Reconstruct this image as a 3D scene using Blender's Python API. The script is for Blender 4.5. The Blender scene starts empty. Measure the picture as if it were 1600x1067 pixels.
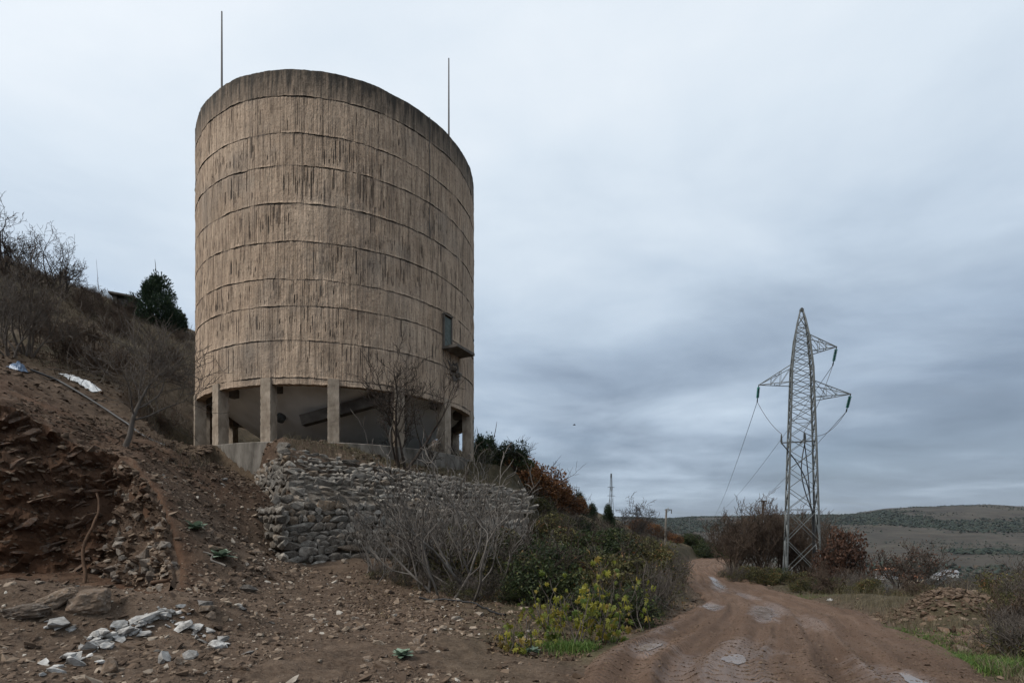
import bpy, bmesh, math, random
import numpy as np
from mathutils import Vector, Matrix

# ------------------------------------------------------------------ scene, camera, sky, sun
SC = bpy.context.scene
COL = SC.collection
F = 807.0; HY = 830.0; EYE = 1.6          # focal length and horizon row of the photograph (1600 px wide)
cam_d = bpy.data.cameras.new('camera'); cam = bpy.data.objects.new('camera', cam_d); COL.objects.link(cam)
cam.location = (0, 0, EYE); cam.rotation_euler = (math.pi/2, 0, 0)
cam_d.sensor_width = 36; cam_d.lens = F/1600*36; cam_d.shift_y = (HY-533.5)/1600
cam_d.clip_start = 0.05; cam_d.clip_end = 12000
SC.camera = cam

SUN_AZ, SUN_EL = math.radians(-118), math.radians(48)   # azimuth from +Y, clockwise
world = bpy.data.worlds.new('World'); SC.world = world; world.use_nodes = True
sun_d = bpy.data.lights.new('sun', 'SUN'); sun_d.energy = 1.5; sun_d.angle = math.radians(24); sun_d.color = (1, .95, .88)
sun = bpy.data.objects.new('sun', sun_d); COL.objects.link(sun)
sdir = Vector((math.sin(SUN_AZ)*math.cos(SUN_EL), math.cos(SUN_AZ)*math.cos(SUN_EL), math.sin(SUN_EL)))
sun.rotation_euler = sdir.to_track_quat('Z', 'Y').to_euler(); sun.location = (-30, -20, 40)
SC.view_settings.view_transform = 'Standard'; SC.view_settings.look = 'None'
SC.view_settings.exposure = 1.0; SC.view_settings.gamma = 1
SC.render.engine = 'CYCLES'
SC.cycles.use_denoising = True; SC.cycles.max_bounces = 5; SC.cycles.diffuse_bounces = 4
SC.cycles.glossy_bounces = 2; SC.cycles.transmission_bounces = 2; SC.cycles.use_adaptive_sampling = True

# ------------------------------------------------------------------ node helpers
def nd(nt, typ, ins=None, **props):
    n = nt.nodes.new(typ)
    for k, v in props.items(): setattr(n, k, v)
    for k, v in (ins or {}).items():
        if isinstance(v, bpy.types.NodeSocket): nt.links.new(v, n.inputs[k])
        else: n.inputs[k].default_value = v
    return n
def c4(c): return (c[0], c[1], c[2], 1)
def ramp(nt, fac, stops, interp='LINEAR'):
    n = nd(nt, 'ShaderNodeValToRGB', {0: fac}); cr = n.color_ramp; cr.interpolation = interp
    while len(cr.elements) > 1: cr.elements.remove(cr.elements[-1])
    cr.elements[0].position = stops[0][0]; cr.elements[0].color = c4(stops[0][1]) if not isinstance(stops[0][1], float) else (stops[0][1],)*3+(1,)
    for p, c in stops[1:]:
        e = cr.elements.new(p); e.color = c4(c) if not isinstance(c, float) else (c, c, c, 1)
    return n.outputs[0]
def mix(nt, fac, a, b, mode='MIX'):
    n = nd(nt, 'ShaderNodeMix', data_type='RGBA', blend_type=mode)
    for i, v in ((0, fac), (6, a), (7, b)):
        if isinstance(v, bpy.types.NodeSocket): nt.links.new(v, n.inputs[i])
        else: n.inputs[i].default_value = v if i == 0 else (c4(v) if len(v) == 3 else v)
    return n.outputs[2]
def math_(nt, op, a, b=0.0, c=0.0, clamp=False):
    n = nd(nt, 'ShaderNodeMath', {0: a, 1: b, 2: c}, operation=op); n.use_clamp = clamp
    return n.outputs[0]
def noise(nt, vec, scale, detail=4, rough=.55, dist=0.0):
    return nd(nt, 'ShaderNodeTexNoise', {'Vector': vec, 'Scale': scale, 'Detail': detail, 'Roughness': rough, 'Distortion': dist}).outputs['Fac']
def mapv(nt, vec, scale=(1, 1, 1), loc=(0, 0, 0), rot=(0, 0, 0)):
    return nd(nt, 'ShaderNodeMapping', {'Vector': vec, 'Scale': scale, 'Location': loc, 'Rotation': rot}).outputs[0]
def new_mat(name, rough=.85, spec=.3):
    m = bpy.data.materials.new(name); m.use_nodes = True
    nt = m.node_tree; b = nt.nodes['Principled BSDF']
    b.inputs['Roughness'].default_value = rough; b.inputs['Specular IOR Level'].default_value = spec
    return m, nt, b
def bump(nt, b, h, strength=.5, dist=.02):
    n = nd(nt, 'ShaderNodeBump', {'Height': h, 'Strength': strength, 'Distance': dist})
    nt.links.new(n.outputs[0], b.inputs['Normal'])
def setc(nt, b, col): nt.links.new(col, b.inputs['Base Color'])

# ---- world: overcast cloud deck over a Nishita sky
nt = world.node_tree
bg = nt.nodes['Background']; bg.inputs['Strength'].default_value = .1
sky = nd(nt, 'ShaderNodeTexSky', sky_type='NISHITA', sun_disc=False); sky.sun_elevation = SUN_EL; sky.sun_rotation = SUN_AZ
tc = nd(nt, 'ShaderNodeTexCoord').outputs['Generated']
sp = nd(nt, 'ShaderNodeSeparateXYZ', {0: tc})
zz = math_(nt, 'MAXIMUM', sp.outputs[2], 0.0)
den = math_(nt, 'ADD', zz, .16)
plane = nd(nt, 'ShaderNodeCombineXYZ', {0: math_(nt, 'DIVIDE', sp.outputs[0], den), 1: math_(nt, 'DIVIDE', sp.outputs[1], den), 2: 0.0}).outputs[0]
n1 = noise(nt, mapv(nt, plane, (.5, .62, 1), (3.1, 1.7, 0)), 1.0, 6, .52, .5)
n2 = noise(nt, mapv(nt, plane, (1.3, 1.7, 1), (7.3, 2.2, 0), (0, 0, .35)), 1.0, 7, .55, .3)
n3 = noise(nt, mapv(nt, plane, (.16, .16, 1), (1.4, 0.3, 0)), 1.0, 2, .5)
tone = math_(nt, 'ADD', math_(nt, 'MULTIPLY_ADD', n1, .5, .055), math_(nt, 'MULTIPLY', n2, .4))
tone = math_(nt, 'ADD', tone, math_(nt, 'MULTIPLY', math_(nt, 'SUBTRACT', n3, .5), .3))
# thinner cloud towards the hidden sun's side (left), heavier low down
side = math_(nt, 'MULTIPLY', sp.outputs[0], -.11)
lift = math_(nt, 'MULTIPLY', math_(nt, 'SUBTRACT', zz, .235), .5)
tone = math_(nt, 'ADD', tone, math_(nt, 'ADD', side, lift))
cl = ramp(nt, tone, [(.22, (.8, 1.0, 1.3)), (.36, (1.3, 1.62, 2.05)), (.47, (2.1, 2.55, 3.1)), (.57, (2.85, 3.35, 3.92)), (.70, (3.7, 4.15, 4.6)), (.88, (4.7, 4.95, 5.2))])
cover = ramp(nt, n1, [(.2, .8), (.5, .95)])
nt.links.new(mix(nt, cover, sky.outputs[0], cl), bg.inputs['Color'])

# ------------------------------------------------------------------ numeric helpers
def _hash(ix, iy, iz, seed):
    h = (ix.astype(np.int64)*374761393 + iy.astype(np.int64)*668265263 + iz.astype(np.int64)*2147483647 + seed*974711) & 0xffffffff
    h = ((h ^ (h >> 13))*1274126177) & 0xffffffff
    h = ((h ^ (h >> 15))*2246822519) & 0xffffffff
    return ((h ^ (h >> 16)) & 0xffffff)/float(0xffffff)
def vnoise(x, y, z=None, seed=0):
    x = np.asarray(x, float); y = np.asarray(y, float); z = np.zeros_like(x) if z is None else np.asarray(z, float)+np.zeros_like(x)
    ix, iy, iz = np.floor(x), np.floor(y), np.floor(z)
    fx, fy, fz = x-ix, y-iy, z-iz
    fx, fy, fz = [f*f*(3-2*f) for f in (fx, fy, fz)]
    three = bool(np.any(fz))
    def plane_(kz):
        a = _hash(ix, iy, iz+kz, seed); b = _hash(ix+1, iy, iz+kz, seed); c = _hash(ix, iy+1, iz+kz, seed); d = _hash(ix+1, iy+1, iz+kz, seed)
        return (a*(1-fx)+b*fx)*(1-fy)+(c*(1-fx)+d*fx)*fy
    p = plane_(0)
    if three: p = p*(1-fz)+plane_(1)*fz
    return p*2-1
def fbm(x, y, z=None, oct_=4, seed=0, gain=.5):
    s = 0; a = 1.0; f = 1.0; t = 0
    for i in range(oct_):
        s = s+a*vnoise(np.asarray(x)*f, np.asarray(y)*f, None if z is None else np.asarray(z)*f, seed+i*17); t += a; a *= gain; f *= 2.03
    return s/t
def sstep(a, b, x):
    t = np.clip((x-a)/(b-a), 0, 1); return t*t*(3-2*t)
def P(px, py, d): return ((px-800)/F*d, d, EYE+(HY-py)/F*d)

# ------------------------------------------------------------------ terrain height
CP = [P(*a) for a in (
 (450,1067,5),(700,1067,5.4),(800,1067,5.5),(300,1067,4.9),(450,950,10),(600,950,11),(600,900,15),(750,950,11.5),(800,1000,7.8),(900,1000,8),
 (490,885,16.2),(421,803,17.6),(462,861,16.9),(380,840,15.5),(360,740,20),(330,714,21.5),(300,720,18),(250,720,16.5),(217,704,15),(249,760,12.8),
 (276,815,11.8),(288,870,11),(390,900,12),(350,950,9.3),(310,900,10.5),(185,712,14.2),(150,698,14.6),(66,640,14.8),(0,612,14.4),
 (100,650,17.5),(195,690,16.5),(20,600,18),(130,595,22),(250,690,20),(290,640,26),(100,520,30),(200,540,34),(0,500,30),(60,442,40),(0,412,40),
 (140,467,43),(200,478,47),(300,517,52),(745,735,40),(790,760,46),(880,792,56),(960,815,65),(1040,842,80),(1060,848,95),
 (1000,930,16),(950,900,18),(850,880,20),(750,860,20),(650,880,18),(900,850,30),(1000,865,38),(800,812,34),(1050,868,55),(700,800,27),(560,880,16.3),
 (1400,990,10.5),(1580,1040,7),(1500,940,18),(1600,950,16))]
CP += [(-20,11.5,6.2),(-18,5,3.2),(-30,8,10),(-60,60,27),(-45,75,26),(-30,78,21),(-70,30,28),(-22,60,18),(-10,62,13),(-9,38,5.6),(-17.5,29,6.6),(-1,30,3.4),(-2,37,4.2),
 (6,3,-.1),(8,7,-.2),(25,20,-2.3),(20,32,-2.4),(23.5,42,-2.3),(27,46,-2.9),(20.5,40,-2.3),(40,40,-6.5),(60,30,-12),(80,60,-20),(50,70,-10),(60,110,-16),(100,150,-32),
 (30,78,-2.7),(22,100,0),(34,135,-1),(10,130,5),(-20,130,12),(-60,130,24),(120,0,-25),(60,-20,-9),(-80,-10,28),(-80,90,30),(200,100,-40),(150,200,-42),
 (40,200,-10),(0,220,2),(-100,200,26),(0,-6,.05),(-10,-5,.8),(10,-5,-.1),(-20,-10,4),(0,-30,1),(30,-40,-4),(-40,-30,16)]
CP = np.array(CP); _S = 40.0
def _tps_phi(r2): return np.where(r2 > 1e-12, r2*np.log(np.maximum(r2, 1e-12)), 0)
_A = CP[:, :2]/_S; _n = len(CP)
_K = _tps_phi(((_A[:, None]-_A[None])**2).sum(2))+np.eye(_n)*2e-4
_Pm = np.hstack([np.ones((_n, 1)), _A]); _M = np.zeros((_n+3, _n+3)); _M[:_n, :_n] = _K; _M[:_n, _n:] = _Pm; _M[_n:, :_n] = _Pm.T
_W = np.linalg.solve(_M, np.concatenate([CP[:, 2], [0, 0, 0]]))
def base_h(x, y):
    x = x/_S; y = y/_S; out = _W[_n]+_W[_n+1]*x+_W[_n+2]*y
    for i in range(_n): out = out+_W[i]*_tps_phi((x-_A[i, 0])**2+(y-_A[i, 1])**2)
    return out
def sdist(x, y, poly):
    """signed distance to a closed polygon, positive inside"""
    d = np.full(x.shape, 1e9); ins = np.zeros(x.shape, bool); n = len(poly)
    for i in range(n):
        ax, ay = poly[i]; bx, by = poly[(i+1) % n]
        ex, ey = bx-ax, by-ay; t = np.clip(((x-ax)*ex+(y-ay)*ey)/(ex*ex+ey*ey), 0, 1)
        d = np.minimum(d, np.hypot(x-ax-t*ex, y-ay-t*ey))
        c = (ay > y) != (by > y)
        with np.errstate(divide='ignore', invalid='ignore'):
            ins ^= c & (x < (bx-ax)*(y-ay)/(by-ay+1e-12)+ax)
    return np.where(ins, d, -d)
# tower
TX, TY, TR, TZ = -8.9, 27.6, 6.84, 5.2
# excavated bay at the left: cliff line in plan with the height of its brow
CLIFF = [(-22,7.5,2.6),(-17.5,10.2,2.6),(-14.2,12.3,2.75),(-11.6,13.5,3.1),(-10.5,13.9,3.7),(-9.55,13.0,3.55),(-8.7,12.35,2.75),(-7.7,11.5,1.95),(-6.95,10.7,1.2),(-6.3,9.7,.6)]
BAY = [(p[0], p[1]) for p in CLIFF]+[(-6.1,8.4),(-7.5,5.5),(-12,3),(-22,2)]
# retaining wall in front of the tower: corner, direction along, outward normal
WC = np.array((-7.96, 18.2)); WT = np.array((.75, .6614)); WN = np.array((.6614, -.75))
WLEN = 10.5
def wall_top(u): return 4.53-.085*u
PAD = [tuple(WC), tuple(WC+WT*WLEN), (0.2, 31), (-3, 36), (-9, 38), (-16, 34), (-18, 28), (-15.8, 23.0), (-12.4, 21.3), (-10.2, 20.75)]
# road
RP = np.array([(1.6,-8,.1),(1.9,-2,.1),(2.3,2,.06),(2.8,5.5,-.03),(4.7,9.3,-.34),(8.5,17,-.92),(11.2,24,-1.5),(14.0,33,-2.05),(17.6,45,-2.35),(22,60,-2.55),(28.5,75,-2.75),(36,90,-3.0),(46,112,-3.7),(60,140,-6)])
_t = np.concatenate([[0], np.cumsum(np.hypot(*np.diff(RP[:, :2], axis=0).T))])
_ts = np.arange(0, _t[-1], .25)
def _cr(t, v):
    m = np.gradient(v, t); i = np.clip(np.searchsorted(t, _ts)-1, 0, len(t)-2); h = t[i+1]-t[i]; s = (_ts-t[i])/h
    return (2*s**3-3*s**2+1)*v[i]+(s**3-2*s**2+s)*h*m[i]+(-2*s**3+3*s**2)*v[i+1]+(s**3-s**2)*h*m[i+1]
RC = np.stack([_cr(_t, RP[:, k]) for k in range(3)], 1)
RT = np.gradient(RC[:, :2], axis=0); RT /= np.linalg.norm(RT, axis=1)[:, None]
def road_sw(x, y):
    """index along, signed offset (+ right) and road height, for points near the road"""
    sh = x.shape; x = x.ravel(); y = y.ravel(); bi = np.zeros(len(x), int)
    for a in range(0, len(x), 20000):
        q = slice(a, a+20000)
        c = RC[::4]
        bi[q] = np.argmin((x[q][:, None]-c[:, 0])**2+(y[q][:, None]-c[:, 1])**2, 1)*4
    w = (x-RC[bi, 0])*RT[bi, 1]-(y-RC[bi, 1])*RT[bi, 0]
    al = (x-RC[bi, 0])*RT[bi, 0]+(y-RC[bi, 1])*RT[bi, 1]
    far = np.hypot(x-RC[bi, 0], y-RC[bi, 1])
    z = RC[bi, 2]+al*np.gradient(RC[:, 2])[bi]/.25
    return (bi*.25+al).reshape(sh), w.reshape(sh), z.reshape(sh), far.reshape(sh)
def far_h(x, y):
    r = np.hypot(x, y); az = np.arctan2(x, y)
    ridge = .025+.009*np.sin(az*2.1-.4)+.003*fbm(az*14, az*0+2, oct_=3, seed=5)
    v = -42+4*fbm(x/160, y/160, oct_=3, seed=8)
    top = ridge*2300
    t = sstep(560, 2300, r)
    h = v*(1-t)+top*t+(fbm(x/330, y/330, oct_=4, seed=3)*16)*sstep(700, 1400, r)
    return h-np.maximum(r-2350, 0)*.02
def H(x, y, detail=True):
    x = np.asarray(x, float); y = np.asarray(y, float); sh = x.shape; x = np.atleast_1d(x).ravel(); y = np.atleast_1d(y).ravel()
    r = np.hypot(x, y); h = np.zeros_like(x)
    near = r < 270
    xn, yn = x[near], y[near]
    b = base_h(xn, yn)
    # platform round the tower, stepped at the retaining wall
    sd = sdist(xn, yn, PAD); u = (xn-WC[0])*WT[0]+(yn-WC[1])*WT[1]; s = (xn-WC[0])*WN[0]+(yn-WC[1])*WN[1]
    pz = np.where(s > -1.6, wall_top(np.clip(u, 0, WLEN)), 4.9); pz = np.minimum(pz+np.clip(-s, 0, 1.4)*.62, 5.12)
    m = sstep(-1.7, .05, sd-.15)
    tight = (xn < -7.7) & (xn > -12.2) & (yn < 21.6)
    m = np.where(tight, sstep(-.25, .12, sd-.12), m)
    m = np.where((s > -.3) & (u > -.6) & ~(tight & (u < 0)) & (u > -.15) & (u < WLEN+1), np.clip((1.75-s)/1.6, 0, 1), m)
    b = b*(1-m)+np.maximum(pz, np.where(m < .98, pz, pz))*m
    # excavated bay
    sb = sdist(xn, yn, BAY); fl = .32+.05*np.clip(-xn-8, 0, 8)+.16*fbm(xn*.5, yn*.5, oct_=3, seed=21)
    near_front = sstep(5.2, 8.5, yn)
    mb = sstep(-.16, .16, sb)*near_front
    b = b*(1-mb)+np.minimum(fl, b)*mb
    # spoil heap carrying the white rubble, pushed out of the bay
    for (hx, hy, rx, ry, ang, a) in ((-5.1,7.1,1.5,.6,.5,.42),(-6.4,6.5,1.3,.6,.35,.22),(-8.6,9.2,1.6,.8,.2,.32),(-4.3,7.4,.6,.7,.5,.15),(8.7,9.7,1.0,.8,.3,.3),(11.8,14.0,1.7,1.2,.3,.62)):
        ca, sa = math.cos(ang), math.sin(ang); ux = ((xn-hx)*ca+(yn-hy)*sa)/rx; uy = (-(xn-hx)*sa+(yn-hy)*ca)/ry
        b = b+a*np.exp(-(ux**2+uy**2))
    if detail:
        amp = np.where(yn > 0, 1, .6)*np.clip(r[near]/14, .45, 2.2)
        b = b+.075*amp*fbm(xn*.9, yn*.9, oct_=4, seed=1)+.05*fbm(xn*3.1, yn*3.1, oct_=3, seed=9)+.022*fbm(xn*11, yn*11, oct_=2, seed=31)
        b = b+.35*sstep(25, 45, r[near])*fbm(xn*.22, yn*.22, oct_=3, seed=12)
    gl = sstep(-8.6, -10.5, xn)*sstep(22, 16, yn)*(yn > 8)*(sb < 0)
    b = b+gl*(.3*fbm(xn*.8, yn*.8, oct_=3, seed=14)+.12*fbm(xn*2.6, yn*2.6, oct_=3, seed=15))*detail
    # road bed
    si, w, rz, far = road_sw(xn, yn); w = np.abs(w); on = far < 9
    k = np.where(on, 1-sstep(2.35, 4.3, w+.35*fbm(xn*.8, yn*.8, oct_=2, seed=77)), 0)
    b = b*(1-k)+(rz-.07+.03*fbm(xn*2, yn*2, oct_=3, seed=3)-.1*(w < 2))*k
    h[near] = b
    t = sstep(120, 260, r); fa = t > 0
    hf = far_h(x[fa], y[fa])
    h[fa] = h[fa]*(1-t[fa])+hf*t[fa]
    return h.reshape(sh)
def gz(x, y): return float(H(np.array([x]), np.array([y]))[0])

# ------------------------------------------------------------------ mesh helpers
def mesh(name, v, faces, smooth=False, attrs=None, uv=None):
    """faces: list of (n,k) int arrays (k verts each)"""
    me = bpy.data.meshes.new(name); v = np.asarray(v, np.float32)
    if not isinstance(faces, (list, tuple)): faces = [faces]
    faces = [np.asarray(f, np.int32) for f in faces if len(f)]
    loops = np.concatenate([f.ravel() for f in faces]); cnt = np.concatenate([np.full(len(f), f.shape[1], np.int32) for f in faces])
    me.vertices.add(len(v)); me.vertices.foreach_set('co', v.ravel())
    me.loops.add(len(loops)); me.loops.foreach_set('vertex_index', loops)
    me.polygons.add(len(cnt)); me.polygons.foreach_set('loop_start', np.concatenate([[0], np.cumsum(cnt)[:-1]]).astype(np.int32))
    me.polygons.foreach_set('loop_total', cnt)
    me.polygons.foreach_set('use_smooth', np.full(len(cnt), smooth))
    for k, a in (attrs or {}).items():
        at = me.attributes.new(k, 'FLOAT', 'POINT'); at.data.foreach_set('value', np.asarray(a, np.float32))
    if uv is not None:
        l = me.uv_layers.new(name='UVMap'); l.data.foreach_set('uv', np.asarray(uv, np.float32)[loops].ravel())
    me.update(calc_edges=True); me.validate()
    return me
def link(name, me, m=None, parent=None, loc=None, rot=None, scale=None):
    o = bpy.data.objects.new(name, me); COL.objects.link(o)
    if m is not None and me is not None and not me.materials: me.materials.append(m)
    if parent is not None: o.parent = parent
    if loc is not None: o.location = loc
    if rot is not None: o.rotation_euler = rot
    if scale is not None: o.scale = scale
    return o
def tag(o, label=None, cat=None, group=None, kind=None):
    if label: o['label'] = label
    if cat: o['category'] = cat
    if group: o['group'] = group
    if kind: o['kind'] = kind
    return o
def thing(name, label, cat, loc=(0, 0, 0), rz=0, group=None, scale=None):
    o = link(name, None, loc=loc, rot=(0, 0, rz), scale=scale); o.empty_display_size = .2
    return tag(o, label, cat, group)
def grid_faces(nu, nv, wrap=False):
    i = np.arange(nu if wrap else nu-1); j = np.arange(nv-1); I, J = np.meshgrid(i, j, indexing='ij')
    a = I*nv+J; b = ((I+1) % nu)*nv+J
    return np.stack([a, b, b+1, a+1], -1).reshape(-1, 4)
class MB:
    """collects boxes, bars and tubes into one mesh"""
    def __init__(s): s.v = []; s.q = []; s.n = 0
    def add(s, v, q): s.v.append(np.asarray(v, float)); s.q.append(np.asarray(q)+s.n); s.n += len(v)
    def box(s, c, size, R=None):
        v = np.array([(x, y, z) for x in (-.5, .5) for y in (-.5, .5) for z in (-.5, .5)])*np.array(size)
        if R is not None: v = v@np.array(R).T
        s.add(v+np.array(c), [(0,1,3,2),(4,6,7,5),(0,4,5,1),(2,3,7,6),(0,2,6,4),(1,5,7,3)]); return s
    def bar(s, a, b, w, h=None, up=(0, 0, 1)):
        a = Vector(a); b = Vector(b); d = (b-a); L = d.length; d.normalize(); up = Vector(up)
        if abs(d.dot(up)) > .98: up = Vector((1, 0, 0))
        x = d.cross(up).normalized(); y = x.cross(d)
        return s.box((a+b)/2, (w, L, h or w), np.array([x, d, y]).T)
    def tube(s, pts, rad, sides=6):
        pts = np.asarray(pts, float); n = len(pts); rad = np.broadcast_to(np.asarray(rad, float), (n,))
        t = np.gradient(pts, axis=0); t /= np.linalg.norm(t, axis=1)[:, None]+1e-9
        ref = np.array((.31, .52, .79)) if abs(np.dot(t[0], (.31, .52, .79))) < .95 else np.array((1., 0, 0))
        x = np.cross(t, ref); x /= np.linalg.norm(x, axis=1)[:, None]+1e-9; y = np.cross(t, x)
        a = np.arange(sides)*2*math.pi/sides
        v = pts[:, None]+rad[:, None, None]*(np.cos(a)[None, :, None]*x[:, None]+np.sin(a)[None, :, None]*y[:, None])
        I, J = np.meshgrid(np.arange(n-1), np.arange(sides), indexing='ij'); J2 = (J+1) % sides
        s.add(v.reshape(-1, 3), np.stack([I*sides+J, I*sides+J2, (I+1)*sides+J2, (I+1)*sides+J], -1).reshape(-1, 4)); return s
    def mesh(s, name, smooth=False): return mesh(name, np.concatenate(s.v), np.concatenate(s.q), smooth)
    def build(s, name, m, parent=None, smooth=False, **k): return link(name, s.mesh(name, smooth), m, parent, **k)
def hull_rock(seed, n=16, flat=.6, boxy=.5):
    """angular stone of 12-40 triangles about 1 unit in half-extent"""
    r = np.random.default_rng(seed); d = r.normal(size=(n, 3)); d /= np.linalg.norm(d, axis=1)[:, None]
    c = d/np.abs(d).max(1)[:, None]; p = d*(1-boxy)+c*boxy; p *= (1+.16*r.normal(size=(n, 1))); p[:, 2] *= flat
    bm = bmesh.new(); [bm.verts.new(q) for q in p]; g = bmesh.ops.convex_hull(bm, input=bm.verts)
    bmesh.ops.delete(bm, geom=[x for x in g['geom_interior'] if isinstance(x, bmesh.types.BMVert)], context='VERTS')
    bm.verts.ensure_lookup_table(); bm.verts.index_update()
    v = np.array([q.co[:] for q in bm.verts]); f = np.array([[a.index for a in q.verts] for q in bm.faces if len(q.verts) == 3]); bm.free()
    v -= v.mean(0); v /= np.abs(v).max(0)*np.array((1, 1, 1/flat))
    return v, f
ROCKS = [hull_rock(i, 15+i % 5) for i in range(12)]
CHIPS = [hull_rock(100+i, 8) for i in range(12)]
def scatter_mesh(name, pos, size, seed=0, squash=None, rnd=None, chip=.045):
    """many small rocks joined into one mesh"""
    r = np.random.default_rng(seed); V = []; T = []; n = 0; A = []
    k = r.integers(0, len(ROCKS), len(pos)); ang = r.uniform(0, 6.28, len(pos)); tilt = r.normal(0, .3, (len(pos), 2)); asp = r.uniform(.6, 1.15, len(pos)); val = r.uniform(0, 1, len(pos)) if rnd is None else rnd
    for kk in range(2*len(ROCKS)):
        idx = np.where((k == kk % 12) & ((size < chip) == (kk < 12)))[0]
        if not len(idx): continue
        v, f = (CHIPS if kk < 12 else ROCKS)[kk % 12]; ca, sa = np.cos(ang[idx]), np.sin(ang[idx])
        q = v[None]*np.stack([size[idx], size[idx]*asp[idx], size[idx]*(.8 if squash is None else squash)], 1)[:, None]
        q[..., 2] += q[..., 0]*tilt[idx, 0][:, None]+q[..., 1]*tilt[idx, 1][:, None]
        x = q[..., 0]*ca[:, None]-q[..., 1]*sa[:, None]; y = q[..., 0]*sa[:, None]+q[..., 1]*ca[:, None]
        q = np.stack([x, y, q[..., 2]], -1)+pos[idx][:, None]
        V.append(q.reshape(-1, 3)); T.append((f[None]+(np.arange(len(idx))*len(v))[:, None, None]+n).reshape(-1, 3)); n += len(idx)*len(v)
        A.append(np.repeat(val[idx], len(v)))
    return mesh(name, np.concatenate(V), np.concatenate(T), False, {'rnd': np.concatenate(A)})

# ------------------------------------------------------------------ materials
def coords(nt, kind='Object'): return nd(nt, 'ShaderNodeTexCoord').outputs[kind]
def pos(nt): return nd(nt, 'ShaderNodeNewGeometry').outputs['Position']
def attr(nt, n): return nd(nt, 'ShaderNodeAttribute', attribute_name=n).outputs['Fac']
def obj_random(nt): return nd(nt, 'ShaderNodeObjectInfo').outputs['Random']
MT = {}
def simple(name, c1, c2, scale=4, rough=.85, spec=.3, bs=.3, bd=.01, src='Object', stretch=(1, 1, 1), rnd=0.0):
    m, nt, b = new_mat(name, rough, spec); v = mapv(nt, coords(nt, src) if src != 'pos' else pos(nt), stretch); n = noise(nt, v, scale, 6, .6)
    f = ramp(nt, n, [(.3, .0), (.7, 1.0)])
    col = mix(nt, f, c1, c2)
    if rnd: col = mix(nt, rnd, col, mix(nt, obj_random(nt), (.2, .2, .2), (1.6, 1.55, 1.5)), 'MULTIPLY') if False else mix(nt, 1.0, col, ramp(nt, obj_random(nt), [(0, 1-rnd), (1, 1.0)]), 'MULTIPLY')
    setc(nt, b, col); bump(nt, b, n, bs, bd); MT[name] = m; return m
def leafmat(name, stops, rough=.6, trans=.25):
    m, nt, b = new_mat(name, rough, .3); setc(nt, b, ramp(nt, attr(nt, 'rnd'), stops))
    b.inputs['Subsurface Weight'].default_value = 0
    t = nd(nt, 'ShaderNodeBsdfTranslucent'); nt.links.new(ramp(nt, attr(nt, 'rnd'), stops), t.inputs[0])
    mx = nd(nt, 'ShaderNodeMixShader', {0: trans, 1: b.outputs[0], 2: t.outputs[0]}); nt.links.new(mx.outputs[0], nt.nodes['Material Output'].inputs[0])
    MT[name] = m; return m
# soil / terrain
m, nt, b = new_mat('soil', .95, .15); MT['soil'] = m
p = pos(nt)
nA = noise(nt, p, .35, 5, .6); nB = noise(nt, p, 2.2, 6, .65); nC = noise(nt, p, 16, 5, .7); nF = noise(nt, p, .012, 6, .6)
dirt = ramp(nt, nB, [(.28, (.036, .023, .015)), (.5, (.07, .047, .032)), (.72, (.118, .084, .06))])
dirt = mix(nt, ramp(nt, nC, [(.42, .0), (.75, .75)]), dirt, (.15, .112, .083))
vor = nd(nt, 'ShaderNodeTexVoronoi', {'Vector': p, 'Scale': 26.0})
peb = ramp(nt, vor.outputs['Distance'], [(.16, 1.0), (.3, .0)])
pebc = mix(nt, nd(nt, 'ShaderNodeSeparateXYZ', {0: vor.outputs['Color']}).outputs[0], (.05, .036, .028), (.24, .19, .148))
dirt = mix(nt, math_(nt, 'MULTIPLY', peb, ramp(nt, nB, [(.35, .1), (.6, .9)])), dirt, pebc)
red = mix(nt, ramp(nt, nB, [(.3, .0), (.7, 1.0)]), (.04, .019, .0105), (.105, .054, .030))
col = mix(nt, math_(nt, 'MULTIPLY', attr(nt, 'red'), ramp(nt, nA, [(.3, .45), (.6, 1.0)])), dirt, red)
scrub = ramp(nt, math_(nt, 'ADD', math_(nt, 'MULTIPLY', nB, .6), math_(nt, 'MULTIPLY', nC, .4)), [(.3, (.026, .024, .012)), (.5, (.062, .05, .03)), (.68, (.115, .09, .058))])
col = mix(nt, attr(nt, 'scrub'), col, scrub)
grass = ramp(nt, nC, [(.3, (.03, .055, .012)), (.7, (.085, .12, .03))])
col = mix(nt, attr(nt, 'grass'), col, grass)
nG = noise(nt, p, .09, 5, .7)
farc = ramp(nt, nF, [(.32, (.036, .031, .025)), (.5, (.052, .044, .035)), (.68, (.07, .058, .045))])
farc = mix(nt, ramp(nt, nG, [(.5, .0), (.62, .8)]), farc, (.026, .03, .022))
nH = noise(nt, p, .045, 6, .75)
farc = mix(nt, 1.0, farc, ramp(nt, nH, [(.35, .55), (.65, 1.35)]), 'MULTIPLY')
col = mix(nt, attr(nt, 'far'), col, farc)
setc(nt, b, col)
hh = math_(nt, 'ADD', math_(nt, 'ADD', math_(nt, 'MULTIPLY', nB, .8), math_(nt, 'MULTIPLY', nC, .35)), math_(nt, 'MULTIPLY', peb, .16))
bump(nt, b, hh, .9, .09)
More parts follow.
